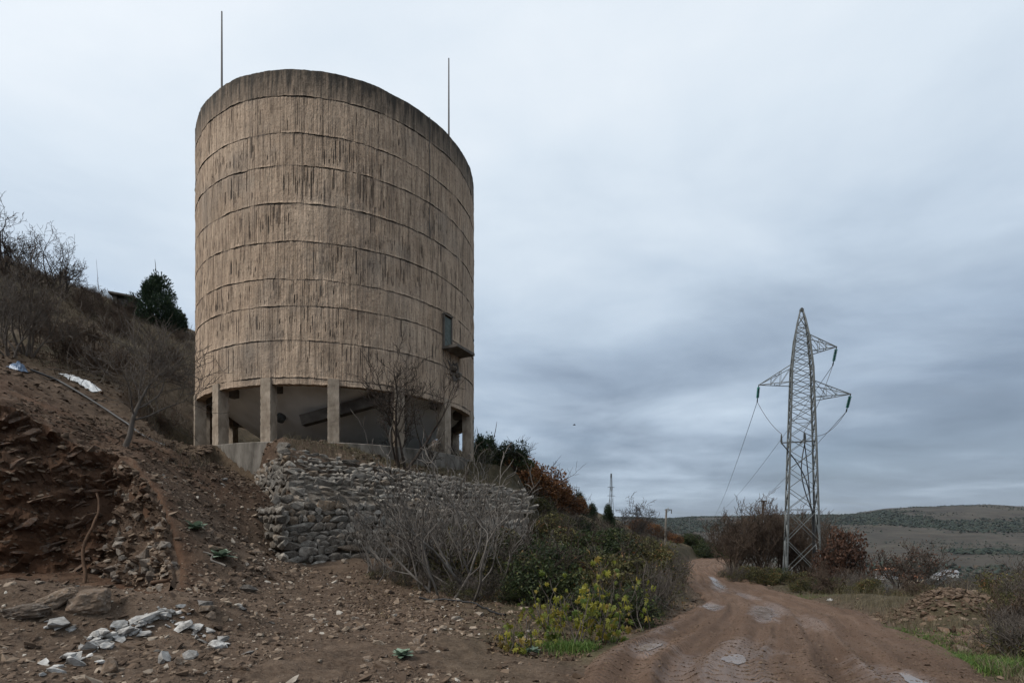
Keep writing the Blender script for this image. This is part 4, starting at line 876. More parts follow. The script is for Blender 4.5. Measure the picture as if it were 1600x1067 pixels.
def lobes(seed, rx, ry, rz, nl, nleaf, lobe=.38, z0=.0):
    """leaf positions in uneven clumps filling a shrub's volume"""
    r = np.random.default_rng(seed); d = r.normal(size=(nl, 3)); d[:, 2] = np.abs(d[:, 2])*1.0; d /= np.linalg.norm(d, axis=1)[:, None]
    c = d*(r.uniform(.25, .95, (nl, 1))**.6)*np.array((rx, ry, rz))*.8; ls = lobe*r.uniform(.5, 1.25, nl)*min(rx, rz)
    k = r.integers(0, nl, nleaf); q = r.normal(size=(nleaf, 3)); q /= np.linalg.norm(q, axis=1)[:, None]; q *= (r.uniform(.35, 1, (nleaf, 1))**.5); q[:, 2] *= .8
    p = c[k]+q*ls[k][:, None]; p[:, 2] += z0
    kb = np.clip(r.normal(.45, .22, nl)[k]+r.normal(0, .2, nleaf), 0, 1)
    m_ = p[:, 2] > -.1
    return p[m_], kb[m_]
def plant(name, label, cat, parts, x, y, rz=0, scale=1, group=None, dz_=0.0, z=None):
    o = thing(name, label, cat, (x, y, (gz(x, y) if z is None else z)+dz_), rz, group, (scale,)*3 if not isinstance(scale, tuple) else scale)
    for pn, me, mt in parts: link(pn, me, MT[mt], o)
    return o
def tree_parts(T, C, bark, leaves=None):
    out = []
    if T.runs: out.append(('trunk', T.mesh('trunk'), bark))
    if C.runs: out.append(('crown', C.mesh('crown'), bark))
    if leaves: out.append(leaves)
    return out
def at_tips(C, per, spread, seed):
    r = np.random.default_rng(seed); t = np.array([a[0] for a in C.tips]); d = np.array([a[1] for a in C.tips]); k = np.repeat(np.arange(len(t)), per)
    return t[k]+r.normal(0, spread, (len(k), 3)), d[k]

# ------------------------------------------------------------------ bare trees
T, C = bare(8, 1.55, .05, 4, [(3,4),(2,4),(2,3),(2,3)], 6, .8, {'trop': .08, 'ang': (.35, .8), 'wob': .13, 'rmin': .0055, 'lr': (.5, .75)})
x, y, _ = P(628, 715, 21.6)
plant('bare_tree', 'dark many-stemmed leafless tree growing in front of the tower columns', 'tree', tree_parts(T, C, 'bark_dark'), x, y, .4, 1.6, dz_=-.1)
T, C = bare(4, .9, .05, 3, [(3,4),(3,4),(3,4)], 3, .7, {'trop': .05, 'wob': .18, 'rmin': .006})
x, y, _ = P(668, 720, 22.6)
plant('bare_shrub', 'small dark leafless shrub right of the tree at the columns', 'shrub', tree_parts(T, C, 'bark_dark'), x, y, 0, 1.1)
T, C = bare(12, 1.25, .062, 4, [(5,6),(3,4),(2,4),(2,3)], 1, .05, {'trop': .07, 'ang': (.5, 1.05), 'start': (.62, .2, .2, .15), 'lr': (.75, 1.15), 'wob': .13, 'rmin': .0055, 'rr': .5})
x, y, _ = P(195, 690, 16.2)
plant('bare_tree', 'grey leafless tree with one trunk and a spreading crown left of the tower', 'tree', tree_parts(T, C, 'bark_grey'), x, y, 1.0, 1.55, dz_=-.1)
hill_bare = []
for s in range(3):
    T, C = bare(50+s, 2.3, .085, 4, [(2,4),(2,4),(2,3),(1,2)], 3, .45, {'trop': .06, 'wob': .17, 'rmin': .01, 'lr': (.5, .8)}); hill_bare.append(tree_parts(T, C, 'bark_dark'))
for k, (px, py, d, sc_, lab) in enumerate(((10,412,38,1.15,'dark leafless tree at the left edge on the hill crest'),(58,440,39,1.1,'dark leafless tree on the hill crest, second from the left'),(80,447,40,.95,'leaning dark leafless tree on the hill crest, third from the left'),(102,455,41,.95,'dark leafless tree on the hill crest nearest the tower'))):
    x, y, _ = P(px, py, d); plant('bare_tree', lab, 'tree', hill_bare[k % 3], x, y, k*1.9, sc_, 'trees on the hill crest', dz_=-.3)
pale = []
for s in range(3):
    T, C = bare(70+s, 1.5, .035, 3, [(4,6),(3,5),(3,4)], 6, .42, {'trop': .1, 'wob': .15, 'rmin': .006, 'tl': 1}); pale.append(tree_parts(T, C, 'bark_grey'))
for k, (px, py, d, sc_) in enumerate(((42,575,22,1.5),(15,590,21,1.2),(95,565,24,.9))):
    x, y, _ = P(px, py, d); plant('bare_shrub', ('tall pale upright leafless shrub on the slope at the far left','pale leafless shrub at the left picture edge on the slope','low pale leafless shrub on the slope above the plastic sheet')[k], 'shrub', pale[k], x, y, k, sc_, 'pale shrubs on the slope')
low = []
for s in range(3):
    T, C = bare(90+s, .7, .02, 3, [(4,6),(4,5),(3,4)], 7, .8, {'trop': .06, 'wob': .2, 'rmin': .006, 'tl': 1}); low.append(tree_parts(T, C, 'twig_brown'))
rng = np.random.default_rng(17)
for k in range(34):
    px = rng.uniform(-10, 300); d = rng.uniform(24, 47); x = (px-800)/F*d
    plant('bare_shrub', 'low brown twiggy shrub on the hillside behind the tower', 'shrub', low[k % 3], x, d, k*1.3, rng.uniform(.9, 1.7), 'twiggy shrubs on the hillside')
# thin rod-like sapling against the sky
MB().tube([(0, 0, -.1), (.03, 0, .9), (.0, .03, 1.9), (-.06, .02, 2.6)], [.03, .025, .016, .008], 6)
T, C = bare(99, 2.3, .03, 1, [(5,6)], 1, .05, {'trop': .05, 'wob': .05, 'ang': (.4, .8), 'lr': (.12, .22), 'rmin': .009})
x, y, _ = P(156, 470, 44); plant('sapling', 'thin straight leafless sapling on the crest beside the little hut', 'tree', tree_parts(T, C, 'bark_grey'), x, y)

# fig thicket in front of the wall: pale curving stems
fig = []
for s in range(4):
    T, C = bare(120+s, 1.45, .028, 3, [(2,3),(1,3),(1,2)], 5, .95, {'trop': .12, 'wob': .2, 'rmin': .007, 'start': (.3, .25, .2, .2), 'lr': (.45, .75), 'ang': (.35, .8), 'tl': 1, 'spread': 3, 'rr': .66}); fig.append(tree_parts(T, C, 'bark_pale' if s != 3 else 'bark_grey'))
FIGS = [(605,880,15.9,1.0),(648,886,15.3,1.2),(683,888,15.4,1.3),(715,892,15.2,1.3),(600,893,14.4,.7),(585,885,15.5,.85),(625,890,15,1.05),(660,892,14.5,1.0),(690,895,14,1.2),(730,900,13.5,1.3),(765,905,13.5,1.1),(800,905,14,.8),(640,870,17,1.1),(700,860,18,1.2),(750,855,19,1.4),(800,860,19,1.3),(850,880,16.5,.8),(700,790,24,1.0),(745,790,25,1.0),(880,850,24,1.1),(830,830,26,1.2)]
FIGN = ['behind the leftmost one against the wall', 'second row, left part of the thicket', 'second row, middle of the thicket', 'second row, right part of the thicket', 'lowest one at the left end of the thicket', 'leftmost at the foot of the wall', 'second from the left below the wall', 'third from the left below the wall', 'fourth from the left below the wall', 'front row, left of the middle of the thicket', 'middle of the thicket front row', 'right end of the thicket front row', 'close against the stones of the wall', 'behind the front row near the wall', 'tallest in the back of the thicket', 'back of the thicket beside the dark brambles', 'between the thicket and the dark brambles', 'at the far end of the stone wall', 'below the rightmost tower columns', 'behind the dark brambles', 'behind the thicket under the rusty shrubs']
for k, (px, py, d, sc_) in enumerate(FIGS):
    x = (px-800)/F*d; plant('fig_shrub', 'leafless grey fig shrub with curving stems, '+FIGN[k], 'shrub', fig[k % 4], x, d, k*2.1, sc_*(.75 if d > 20 else (.8 if d > 16.6 else (1.25 if 670 < px < 770 else 1.0))), 'leafless figs in the thicket')
# leafy shrubs
def leafy(seed, rx, ry, rz, nl, nleaf, size, mt, bark='bark_dark', stems=5, L=.8, lobe=.38):
    p, kb = lobes(seed, rx, ry, rz, nl, nleaf, lobe, .15*rz); T, C = bare(seed+7, L*rz, .03, 2, [(4,6),(4,5)], stems, .7, {'trop': .05, 'wob': .2, 'rmin': .006, 'tl': 1, 'lr': (.5, .8)})
    return [('stems', T.mesh('stems'), bark), ('twigs', C.mesh('twigs'), bark), ('foliage', leaf_mesh('foliage', p, size, seed, rnd=kb), mt)]
brd = [leafy(140+s, 1.1, 1.0, 1.25, 22, 5200, .085, 'leaf_dark') for s in range(2)]; bro = [leafy(150+s, 1.1, 1.0, 1.2, 20, 4200, .085, 'leaf_olive') for s in range(2)]
brt = [leafy(160+s, .9, .9, .95, 14, 900, .07, 'leaf_olive', 'bark_grey', 10, 1.0) for s in range(2)]
GREEN = [(640,880,15.6,.75,2),(690,885,15.0,.85,1),(725,888,14.6,.9,2),(758,890,14.3,.9,1),(790,885,16.2,1.1,2),(590,892,14.6,.4,2),(630,895,14.2,.45,2),(668,898,13.8,.5,2),(705,902,13.2,.5,2),(742,908,12.8,.55,2),(780,908,12.9,.6,2),(815,910,12.6,.65,0),(705,880,15.5,.8,2),(740,885,15,.9,1),(775,885,15.5,.95,0),(815,890,15,1.0,1),(830,885,17,1.2,0),(790,860,19,1.1,1),(720,850,20,1.0,1),(650,870,16.8,.6,2),(860,850,24,1.3,1),(800,820,28,1.3,0),(840,825,30,1.3,1),(760,810,30,1.1,1),(905,830,34,1.4,0),(700,770,27,.8,2),(850,905,13,1.15,0),(885,900,14.5,1.3,0),(925,905,13.5,1.2,1),(965,900,14.5,1.25,1),(1000,905,13.5,1.05,2),(1030,905,15.5,1.0,2),(1015,880,20,1.2,1),(940,870,20,1.4,0),(985,865,24,1.3,1),(890,865,20,1.3,1),(1045,890,22,1.0,2),(975,925,11.3,.75,0),(1010,935,11.3,.6,2),(925,940,10.6,.7,0),(1050,882,30,1.2,2),(1020,868,32,1.4,1),(960,850,34,1.4,0),(1062,880,38,1.2,2)]
def gplace(px, d):
    if px < 700: return 'at the foot of the stone wall'
    if px < 830: return 'in front of the bare figs' if d < 13.5 else ('under the bare figs' if d < 21 else 'behind the bare figs below the tower')
    if d < 12: return 'just behind the yellow figs'
    if px > 1005 and d < 24: return 'at the left road edge'
    return 'in the middle of the tangle left of the road' if d < 18 else ('in the back of the tangle left of the road' if d < 27 else 'far up the slope left of the road')
for k, (px, py, d, sc_, t) in enumerate(GREEN):
    x = (px-800)/F*d; kind = (brd, bro, brt)[t][k % 2]
    plant('bramble_bush', ('dark green bramble bush ','olive green bush with yellowing leaves ','thin twiggy bush with few leaves ')[t]+gplace(px, d), 'bush', kind, x, d, k*1.7, sc_, ('dark brambles','olive bushes','twiggy roadside bushes')[t])
rust = [leafy(170+s, 1.5, 1.4, 1.5, 22, 4200, .13, 'leaf_rust') for s in range(2)]; brn = leafy(180, 1.5, 1.4, 2.0, 30, 5200, .13, 'leaf_brown', lobe=.36)
for k, (px, py, d, sc_) in enumerate(((790,770,42,1.7),(815,770,43,2.0),(845,782,45,2.0),(872,792,47,1.7),(775,745,44,1.5),(895,800,50,1.3))):
    x = (px-800)/F*d; plant('oak_shrub', 'rust-brown leaved oak shrub on the ridge right of the tower', 'shrub', rust[k % 2], x, d, k*2.3, sc_, 'rusty oak shrubs on the ridge')
for k in range(26):
    t = k/25.; d = 62+60*t+rng.normal(0, 3); px = 985+125*t**.8+rng.normal(0, 6); x = (px-800)/F*d
    plant('oak_shrub', 'low rusty shrub on the far slope above the road bend', 'shrub', rust[k % 2], x, d, k, rng.uniform(.8, 1.2), 'rusty shrubs above the bend')
def conifer(seed, h, r, n, narrow=.16, lumps=26):
    rr = np.random.default_rng(seed); p = []; dd = []
    for k in range(lumps):
        f = rr.uniform(0, 1)**1.25; a = rr.uniform(0, 6.28); rad_ = r*(1-f)**.8*rr.uniform(.4, 1); c = np.array((math.cos(a)*rad_, math.sin(a)*rad_, .03*h+f*h*.8)); nn = n//lumps
        d = rr.normal(size=(nn, 3)); d /= np.linalg.norm(d, axis=1)[:, None]; s = h*.17*rr.uniform(.7, 1.3)
        q = d*(rr.uniform(.2, 1, (nn, 1))**.5)*np.array((s*.75, s*.75, s*1.35)); p.append(c+q); w = d+np.array((math.cos(a)*.5, math.sin(a)*.5, .8)); dd.append(w)
    T, C = Wood(), Wood(); R = random.Random(seed); grow(T, C, R, (0, 0, -.2), (0, 0, 1), h*.8, .09, 0, 1, {'n': [(14, 16)], 'ang': (.5, 1.0), 'lr': (.3, .5), 'wob': .06, 'rmin': .01})
    p = np.concatenate(p); kb = np.clip(rr.normal(.45, .25, len(p)), 0, 1)
    return tree_parts(T, C, 'bark_dark', ('foliage', leaf_mesh('foliage', p, h*.052, seed, dirs=np.concatenate(dd), narrow=.35, rnd=kb), 'needle'))
cons = [conifer(200+s, 3.6, 1.5, 6500) for s in range(2)]; big = conifer(210, 4.4, 2.7, 13000, lumps=44)
x, y, _ = P(246, 505, 46); plant('evergreen_tree', 'broad dark green evergreen on the hill crest beside the tower', 'tree', big, x, y, 0, 1.05, dz_=-.3)
for k, (px, d, sc_, lab) in enumerate(((764,42,1.1,'dark green conifer standing right behind the tower'),(750,40,.9,'small dark conifer half hidden by the rightmost column'),(905,55,.85,'dark green conifer on the ridge right of the rusty shrubs'),(950,60,.8,'dark conifer on the ridge behind the bare twigs'),(925,58,.65,'smaller conifer between the two ridge conifers'))):
    x = (px-800)/F*d; plant('evergreen_tree', lab, 'tree', cons[k % 2], x, d, k, sc_, 'conifers on the ridge', dz_=-.6)
for k, (px, py, d, sc_) in enumerate(((985,800,36,1.0),(1010,800,38,.85),(965,800,40,.8))):
    T, C = bare(230+k, 1.9, .07, 4, [(3,4),(3,4),(3,4),(2,3)], 2, .7, {'trop': .02, 'wob': .17, 'rmin': .009, 'lr': (.5, .8)}); x = (px-800)/F*d
    plant('bare_tree', ('spreading leafless tree on the ridge above the road','leafless tree leaning over the slope left of the utility pole','leafless tree in front of the ridge conifers')[k], 'tree', tree_parts(T, C, 'bark_grey'), x, d, k*2, sc_*1.1)
# far green bushes at the road bend
for k in range(14):
    px = rng.uniform(1070, 1150); d = rng.uniform(84, 100); x = (px-800)/F*d
    plant('round_bush', 'dark green bush at the far road bend', 'bush', brd[k % 2], x, d, k, rng.uniform(1.7, 2.5), 'bushes at the road bend')
# right of the road: thicket behind the pylon
thick = []
for s in range(3):
    T, C = bare(240+s, 2.2, .05, 4, [(2,4),(2,4),(2,4),(2,3)], 4, .35, {'trop': .09, 'wob': .15, 'rmin': .01, 'lr': (.5, .78)}); thick.append(tree_parts(T, C, 'twig_brown'))
for k in range(26):
    px = rng.uniform(1140, 1300) if k < 20 else rng.uniform(1290, 1350); d = rng.uniform(43, 56); x = (px-800)/F*d
    if abs(x-23.5) < 2.2 and abs(d-42) < 2.6: d += 5
    plant('bare_shrub', 'tall brown leafless shrub in the thicket behind the steel pylon', 'shrub', thick[k % 3], x, d, k*1.1, rng.uniform(1.2, 1.6)*(1.0 if px < 1300 else .6), 'leafless shrubs behind the pylon')
for k, (px, d, sc_, t) in enumerate(((1132,44,1.0,2),(1150,40,1.1,2),(1165,42,1.1,1),(1185,39,1.1,1),(1200,37,1.15,1),(1212,38,1.0,0),(1240,37,1.0,1),(1258,36,1.1,1),(1275,33,1.0,1),(1290,31,.95,0),(1305,30,1.0,1),(1250,31,.7,1),(1330,27,.9,2),(1345,25,1.0,2))):
    x = (px-800)/F*d; plant('green_bush', ('dark green bush at the foot of the pylon','olive green bush along the right side of the road','thin brownish bush along the right side of the road')[t], 'bush', (brd, bro, brt)[t][k % 2], x, d, k, sc_, ('bushes at the pylon foot','olive bushes right of the road','thin bushes right of the road')[t])
x, y, _ = P(1310, 900, 38); plant('leafy_tree', 'round tree with dead red-brown leaves right of the pylon', 'tree', brn, x, y, 0, (1.5, 1.5, 2.4))
T, C = bare(260, 2.6, .09, 4, [(3,4),(3,4),(3,4),(2,3)], 2, .25, {'trop': .05, 'wob': .12, 'rmin': .011}); q, dd_ = at_tips(C, 1, .1, 3)
x, y, _ = P(1292, 890, 52); plant('sparse_tree', 'tall thin tree with a few last leaves behind the pylon', 'tree', tree_parts(T, C, 'bark_grey', ('leaves', leaf_mesh('leaves', q, .12, 3), 'leaf_dark')), x, y, 0, 1.25)
T, C = bare(263, 1.2, .07, 4, [(3,4),(3,4),(3,4),(2,3)], 3, .45, {'trop': .05, 'wob': .13, 'rmin': .007, 'lr': (.55, .8)}); q, dd_ = at_tips(C, 1, .08, 4)
x, y, _ = P(1404, 912, 27); plant('sparse_tree', 'small sparse tree with brown tips in front of the village roofs', 'tree', tree_parts(T, C, 'bark_grey', ('leaves', leaf_mesh('leaves', q[::2], .07, 4), 'leaf_brown')), x, y, .5, 1.75)
T, C = bare(266, 1.1, .05, 4, [(3,4),(3,4),(3,3),(2,3)], 2, .9, {'trop': .02, 'wob': .13, 'rmin': .007, 'lr': (.55, .8)})
x, y, _ = P(1455, 915, 28); plant('bare_tree', 'low leaning leafless tree right of the sparse tree', 'tree', tree_parts(T, C, 'twig_brown'), x, y, 2.5, 1.7)
RIGHT = []
for k in range(150):
    d = rng.uniform(12, 34); px = rng.uniform(1290, 1660); x = (px-800)/F*d
    _, w_, _, f_ = road_sw(np.array([x]), np.array([d]))
    if w_[0] < 4.6 and f_[0] < 9: continue
    if np.hypot(x-11.8, d-14.0) < 2.3 or np.hypot(x-8.7, d-9.7) < 1.6 or (px < 1480 and d < 17): continue
    if any((x-a_)**2+(d-b_)**2 < 1.3 for a_, b_ in RIGHT): continue
    RIGHT.append((x, d))
RIGHT += [(8.5,8.8),(9.6,9.9),(7.7,7.9),(11.2,11.5),(12.9,13.1),(10.6,10.7),(8.0,8.2),(14.4,14.8)]
def rplace(x, d):
    q = 800+F*x/d
    if d < 12: return 'at the right picture edge beside the green grass'
    if q > 1520: return 'at the right picture edge behind the rubble heap' if d < 20 else 'in the far scrub at the right picture edge'
    return 'in front of the village houses' if q > 1365 else 'between the road and the red-brown tree'
for k, (x, d) in enumerate(RIGHT):
    t = (1, 2, 3, 2)[k % 4]; parts = (None, bro[k % 2], brt[k % 2], low[k % 3])[t]
    plant('verge_bush' if t < 3 else 'bare_shrub', (None, 'olive bush with brown tints ', 'wispy grey-brown bush ', 'low leafless shrub ')[t]+rplace(x, d), 'bush' if t < 3 else 'shrub', parts, x, d, k*1.9, rng.uniform(.85, 1.3)*(1 if t < 3 else 1.25)*(.5 if d < 12 else (.8 if d < 16 else (.55 if 1350 < 800+F*x/d < 1510 else 1.15))), (None, 'olive bushes in the right scrub', 'wispy bushes in the right scrub', 'leafless shrubs in the right scrub')[t])

# fig with yellow leaves by the road (each leaf a part)
def fig_leaf_mesh(seed):
    r = random.Random(seed); pts = [(0, 0)]
    for a, l in ((-145, .55), (-108, .48), (-78, .85), (-55, .52), (-38, .98), (-17, .6), (0, 1.15), (17, .6), (38, .98), (55, .52), (78, .85), (108, .48), (145, .55)):
        l *= r.uniform(.9, 1.1); pts.append((math.sin(math.radians(a))*l, .15+math.cos(math.radians(a))*l))
    v = [(x, y, -.55*abs(x)**1.6*(1 if i else 0)-.5*max(0, y)**2+r.gauss(0, .06)) for i, (x, y) in enumerate([(0, .15)]+pts[1:])]
    return mesh('leaf', v, np.array([(0, i, i+1) for i in range(1, len(v)-1)]))
FL = [fig_leaf_mesh(s) for s in range(5)]
for me in FL: me.materials.append(MT['fig_leaf'])
def yellow_fig(px, py, d, h, nst, nl, label, seed):
    x, y, _ = P(px, py, d); R = random.Random(seed); T, C = bare(seed, h*.75, .016, 1, [(2, 3)], nst, .55, {'trop': .08, 'wob': .12, 'rmin': .005, 'lr': (.4, .6), 'spread': 2})
    o = plant('yellow_fig', label, 'shrub', [('stems', T.mesh('stems'), 'bark_grey'), ('twigs', C.mesh('twigs'), 'bark_grey')], x, y, 0, 1.0, 'yellowing figs at the roadside')
    allp = [(q[0], q[1]) for q in C.tips]
    for (n_, sd), rs in T.runs.items():
        for pts, ra in rs: allp += [(pts[-1], (0, 0, 1)), (pts[-2], (0, 0, 1)), (pts[-3], (0, 0, 1))]
    for k in range(nl):
        p, dd = R.choice(allp); s = R.choice([.04, .06, .075, .09])*R.uniform(.85, 1.15)
        if p[2] < .12: continue
        l = link('leaf', FL[k % 5], None, o, loc=(p[0]+R.gauss(0, .075), p[1]+R.gauss(0, .075), max(.08, p[2]+R.gauss(-.05, .09))), scale=(s, s, s))
        l.rotation_euler = (R.gauss(-1.0, .35), R.gauss(0, .4), R.gauss(math.pi, 1.1))
    return o
yellow_fig(820,1012,7.4,.62,5,60,'low yellow-green fig nearest the bare dirt',301)
yellow_fig(885,985,8.2,.95,9,130,'largest yellow-leaved fig at the roadside',302)
yellow_fig(945,975,8.6,.85,8,110,'yellow-leaved fig next to the road grass',303)
yellow_fig(860,960,9.6,.9,6,60,'yellow-green fig standing behind the largest one',304)
yellow_fig(925,935,10.0,1.6,3,34,'tall thin fig with a single tuft of yellow leaves',305)
yellow_fig(1000,945,10.2,1.2,4,34,'sparse yellow fig at the edge of the brambles',306)

# mullein-like rosettes on the dirt
def rosette(px, py, sc_, label, seed):
    r = random.Random(seed); x, y = ground_hit(px, py); o = thing('herb_plant', label, 'plant', (x, y, gz(x, y)), 0, None, (sc_,)*3); V = []; 
    for k in range(22):
        a = k*2.4; L = .11+.09*r.random(); el = .2+.75*k/22; w = L*.24; c, s = math.cos(a), math.sin(a)
        pts = [(0, 0, .01)]; 
        for f, ww_ in ((.35, 1), (.7, .9), (1, .1)):
            rr_ = L*f*math.cos(el); zz2 = L*f*math.sin(el)-L*.25*f*f
            for sg in (-1, 1): pts.append((rr_*c-sg*ww_*w*s, rr_*s+sg*ww_*w*c, zz2+.02))
        me = mesh('leaf', pts, [np.array([(1, 3, 4, 2), (3, 5, 6, 4)]), np.array([(0, 1, 2)])], False, {'rnd': [r.random()]*7}); link('leaf', me, MT['herb_leaf'], o)
rosette(306, 828, 2.0, 'grey-green leafy rosette high on the dirt ramp', 1); rosette(345, 872, 2.0, 'grey-green leafy rosette lower on the dirt ramp', 2); rosette(628, 1026, 1.0, 'small green plant alone on the bare dirt', 3); rosette(832, 1020, .8, 'small green plant beside the low yellow fig', 4)

# grass, dry stalks and hillside scrub (uncountable)
def blades(name, x, y, h, wdt, seed, lean=.5):
    r = np.random.default_rng(seed); n = len(x); z = H(x, y)-.01; a = r.uniform(0, 6.28, n); l = r.normal(0, lean, (n, 2))*h[:, None]; s = np.stack([np.cos(a), np.sin(a)], 1)*wdt
    b0 = np.stack([x-s[:, 0], y-s[:, 1], z], 1); b1 = np.stack([x+s[:, 0], y+s[:, 1], z], 1); m0 = np.stack([x+l[:, 0]*.35+s[:, 0]*.7, y+l[:, 1]*.35+s[:, 1]*.7, z+h*.6], 1); m1 = np.stack([x+l[:, 0]*.35-s[:, 0]*.7, y+l[:, 1]*.35-s[:, 1]*.7, z+h*.6], 1); t = np.stack([x+l[:, 0], y+l[:, 1], z+h*.95], 1)
    V = np.stack([b0, b1, m0, m1, t], 1).reshape(-1, 3); i = np.arange(n)*5
    return mesh(name, V, [np.stack([i, i+1, i+2, i+3], 1), np.stack([i+3, i+2, i+4], 1)], False, {'rnd': np.repeat(r.uniform(0, 1, n), 5)})
rng = np.random.default_rng(61); X = []; Y = []
for (cx_, cy_, rx, ry, n) in ((7.5,10.6,.7,.9,4500),(6.9,9.4,.5,.8,3000),(7.9,11.6,.8,.7,2500),(6.8,7.6,.6,.8,4200),(6.2,12.2,.4,1.2,1500),(2.3,8.4,.8,.5,3000),(3.3,9.7,.5,.6,1800),(1.0,7.7,.6,.35,1200),(14.3,27,1.0,2.2,1200),(8.6,9.2,.8,.8,1200)):
    X.append(rng.normal(cx_, rx*.6, n)); Y.append(rng.normal(cy_, ry*.6, n))
x, y = np.concatenate(X), np.concatenate(Y); _, w, _, fr_ = road_sw(x, y); k = (np.abs(w) > 2.25) & (fbm(x*2.2, y*2.2, oct_=2, seed=6) > -.25); x, y = x[k], y[k]
tag(link('verge_grass', blades('verge_grass', x, y, rng.uniform(.05, .18, len(x)), .006, 1), MT['grass_blade']), 'fresh green grass in patches along the road verges', 'grass', kind='stuff')
n = 26000; d = 1/rng.uniform(1/40., 1/5.5, n); px = np.where(rng.uniform(size=n) < .72, rng.uniform(1180, 1660, n), rng.uniform(560, 1090, n)); x = (px-800)/F*d; y = d; _, w, _, fr_ = road_sw(x, y)
k = (np.abs(w) > 2.6) & (fbm(x*.9, y*.9, oct_=3, seed=16) > -.1) & ((w > 0) | (y > 9)) & ((px > 800) | ((y > 13.2+.4*np.sin(px*.05)) & (y < 17))) & ((w > 0) | (sdist(x, y, PAD) < -2)); x, y = x[k], y[k]
tag(link('dry_grass', blades('dry_grass', x, y, rng.uniform(.1, .42, len(x))*np.clip(y/14, .6, 1.5), .005+.0003*y.max()*0, 2, .4), MT['dry_grass']), 'dry grass and stalks covering the verges beside the road', 'grass', kind='stuff')
n = 30000; d = rng.uniform(16, 50, n)**1.0; px = rng.uniform(-60, 330, n); x = (px-800)/F*d; y = d
k = (np.hypot(x-TX, y-TY) > 8.2) & (fbm(x*.35, y*.35, oct_=3, seed=26) > -.12-.3*(y > 28)) & (y > 20+4*vnoise(x*.4, y*.4, seed=3)-3*(x > -15)) & (y-.25*np.abs(x+14) > 13); x, y = x[k], y[k]
tag(link('hillside_scrub', blades('hillside_scrub', x, y, rng.uniform(.15, .6, len(x))*np.clip(y/30, .5, 1.3), .009, 3, .7), MT['scrub_twigs']), 'brown dead stalks and scrub covering the hillside behind the tower', 'scrub', kind='stuff')
n = 9000; d = rng.uniform(17, 60, n); px = rng.uniform(680, 1080, n); x = (px-800)/F*d; y = d; _, w, _, fr_ = road_sw(x, y); k = (np.hypot(x-TX, y-TY) > 8) & (w < -3) & (sdist(x, y, PAD) < -1.5); x, y = x[k], y[k]
tag(link('ridge_scrub', blades('ridge_scrub', x, y, rng.uniform(.3, .9, len(x)), .012, 4, .6), MT['scrub_twigs']), 'dead stalks between the bushes on the slope left of the road', 'scrub', kind='stuff')
n = 9000; d = 1/rng.uniform(1/18., 1/7., n); px = rng.uniform(540, 1060, n); x = (px-800)/F*d; y = d; _, w, _, fr_ = road_sw(x, y)
k = (w < -2.3) & (fbm(x*1.3, y*1.3, oct_=3, seed=46) > -.15-(y > 12)*.3) & (sdist(x, y, PAD) < -2.2) & ((y > 9.5) | (px > 760)); x, y = x[k], y[k]
tag(link('leaf_litter', leaf_mesh('leaf_litter', np.stack([x, y, H(x, y)+.012], 1), .06, 47, up=0.0, narrow=.6), MT['litter']), 'brown fallen leaves on the soil around the thicket and the figs', 'leaves', kind='stuff')
# stalks on the platform edge
n = 2600; u = rng.uniform(.0, WLEN, n); s = rng.uniform(-1.1, .05, n); x = WC[0]+WT[0]*u+WN[0]*s; y = WC[1]+WT[1]*u+WN[1]*s
k = np.hypot(x-TX, y-TY) > 7.1; x, y = x[k], y[k]
tag(link('platform_grass', blades('platform_grass', x, y, rng.uniform(.06, .35, len(x)), .006, 5, .5), MT['dry_grass']), 'dry grass along the top of the stone wall', 'grass', kind='stuff')

# ------------------------------------------------------------------ steel lattice pylon
PX, PY = 23.55, 42.0; PZ = gz(PX, PY)-.1; ROT = math.radians(-22)
PYL = thing('lattice_pylon', 'tall grey steel lattice power pylon right of the dirt road', 'pylon', (PX, PY, PZ), ROT)
PH = 19.5-PZ
prof = [(0, 1.2), (PH*.5, .92), (PH*.78, .74), (PH*.9, .5), (PH*.965, .27), (PH, .1)]
def hw(z): return float(np.interp(z, [a[0] for a in prof], [a[1] for a in prof]))
cor = ((-1, -1), (1, -1), (1, 1), (-1, 1))
def cp(i, z): w = hw(z); return (cor[i][0]*w, cor[i][1]*w, z)
for i in range(4):
    lg = MB()
    for a, b_ in zip(prof[:-1], prof[1:]):
        p0, p1 = Vector(cp(i, a[0]-(.4 if a[0] == 0 else 0))), Vector(cp(i, b_[0]))
        t = .14 if a[0] < PH*.8 else .1
        lg.bar(p0, p1, t, .02, up=(1, 0, 0)); lg.bar(p0+Vector((0, 0, 0)), p1, .02, t, up=(1, 0, 0))
    lg.build('leg', MT['steel'], PYL)
zs = [0.5, 3.1, 5.6, 7.3, 8.9, 10.3, 11.6, 12.8, 13.9, 14.9, 15.8, 16.7, 17.6, 18.4, 19.2, 19.9, 20.5]; zs = [z_ for z_ in zs if z_ < PH-.5]+[PH-.35]
bmz = {}
for k in range(len(zs)-1):
    for f in range(4):
        a, b_ = f, (f+1) % 4
        for (q0, q1) in ((a, b_), (b_, a)):
            MB().bar(cp(q0, zs[k]), cp(q1, zs[k+1]), .065 if k > 2 else .085, .04).build('brace', MT['steel'], PYL)
        if k >= 7 or k in (2,): MB().bar(cp(a, zs[k]), cp(b_, zs[k]), .05, .035).build('brace', MT['steel'], PYL)
MB().box((0, 0, PH+.05), (.3, .3, .16)).box((0, 0, PH+.16), (.16, .36, .1)).build('peak_cap', MT['dark_steel'], PYL)
def zpx(y): return EYE+(HY-y)/F*PY-PZ
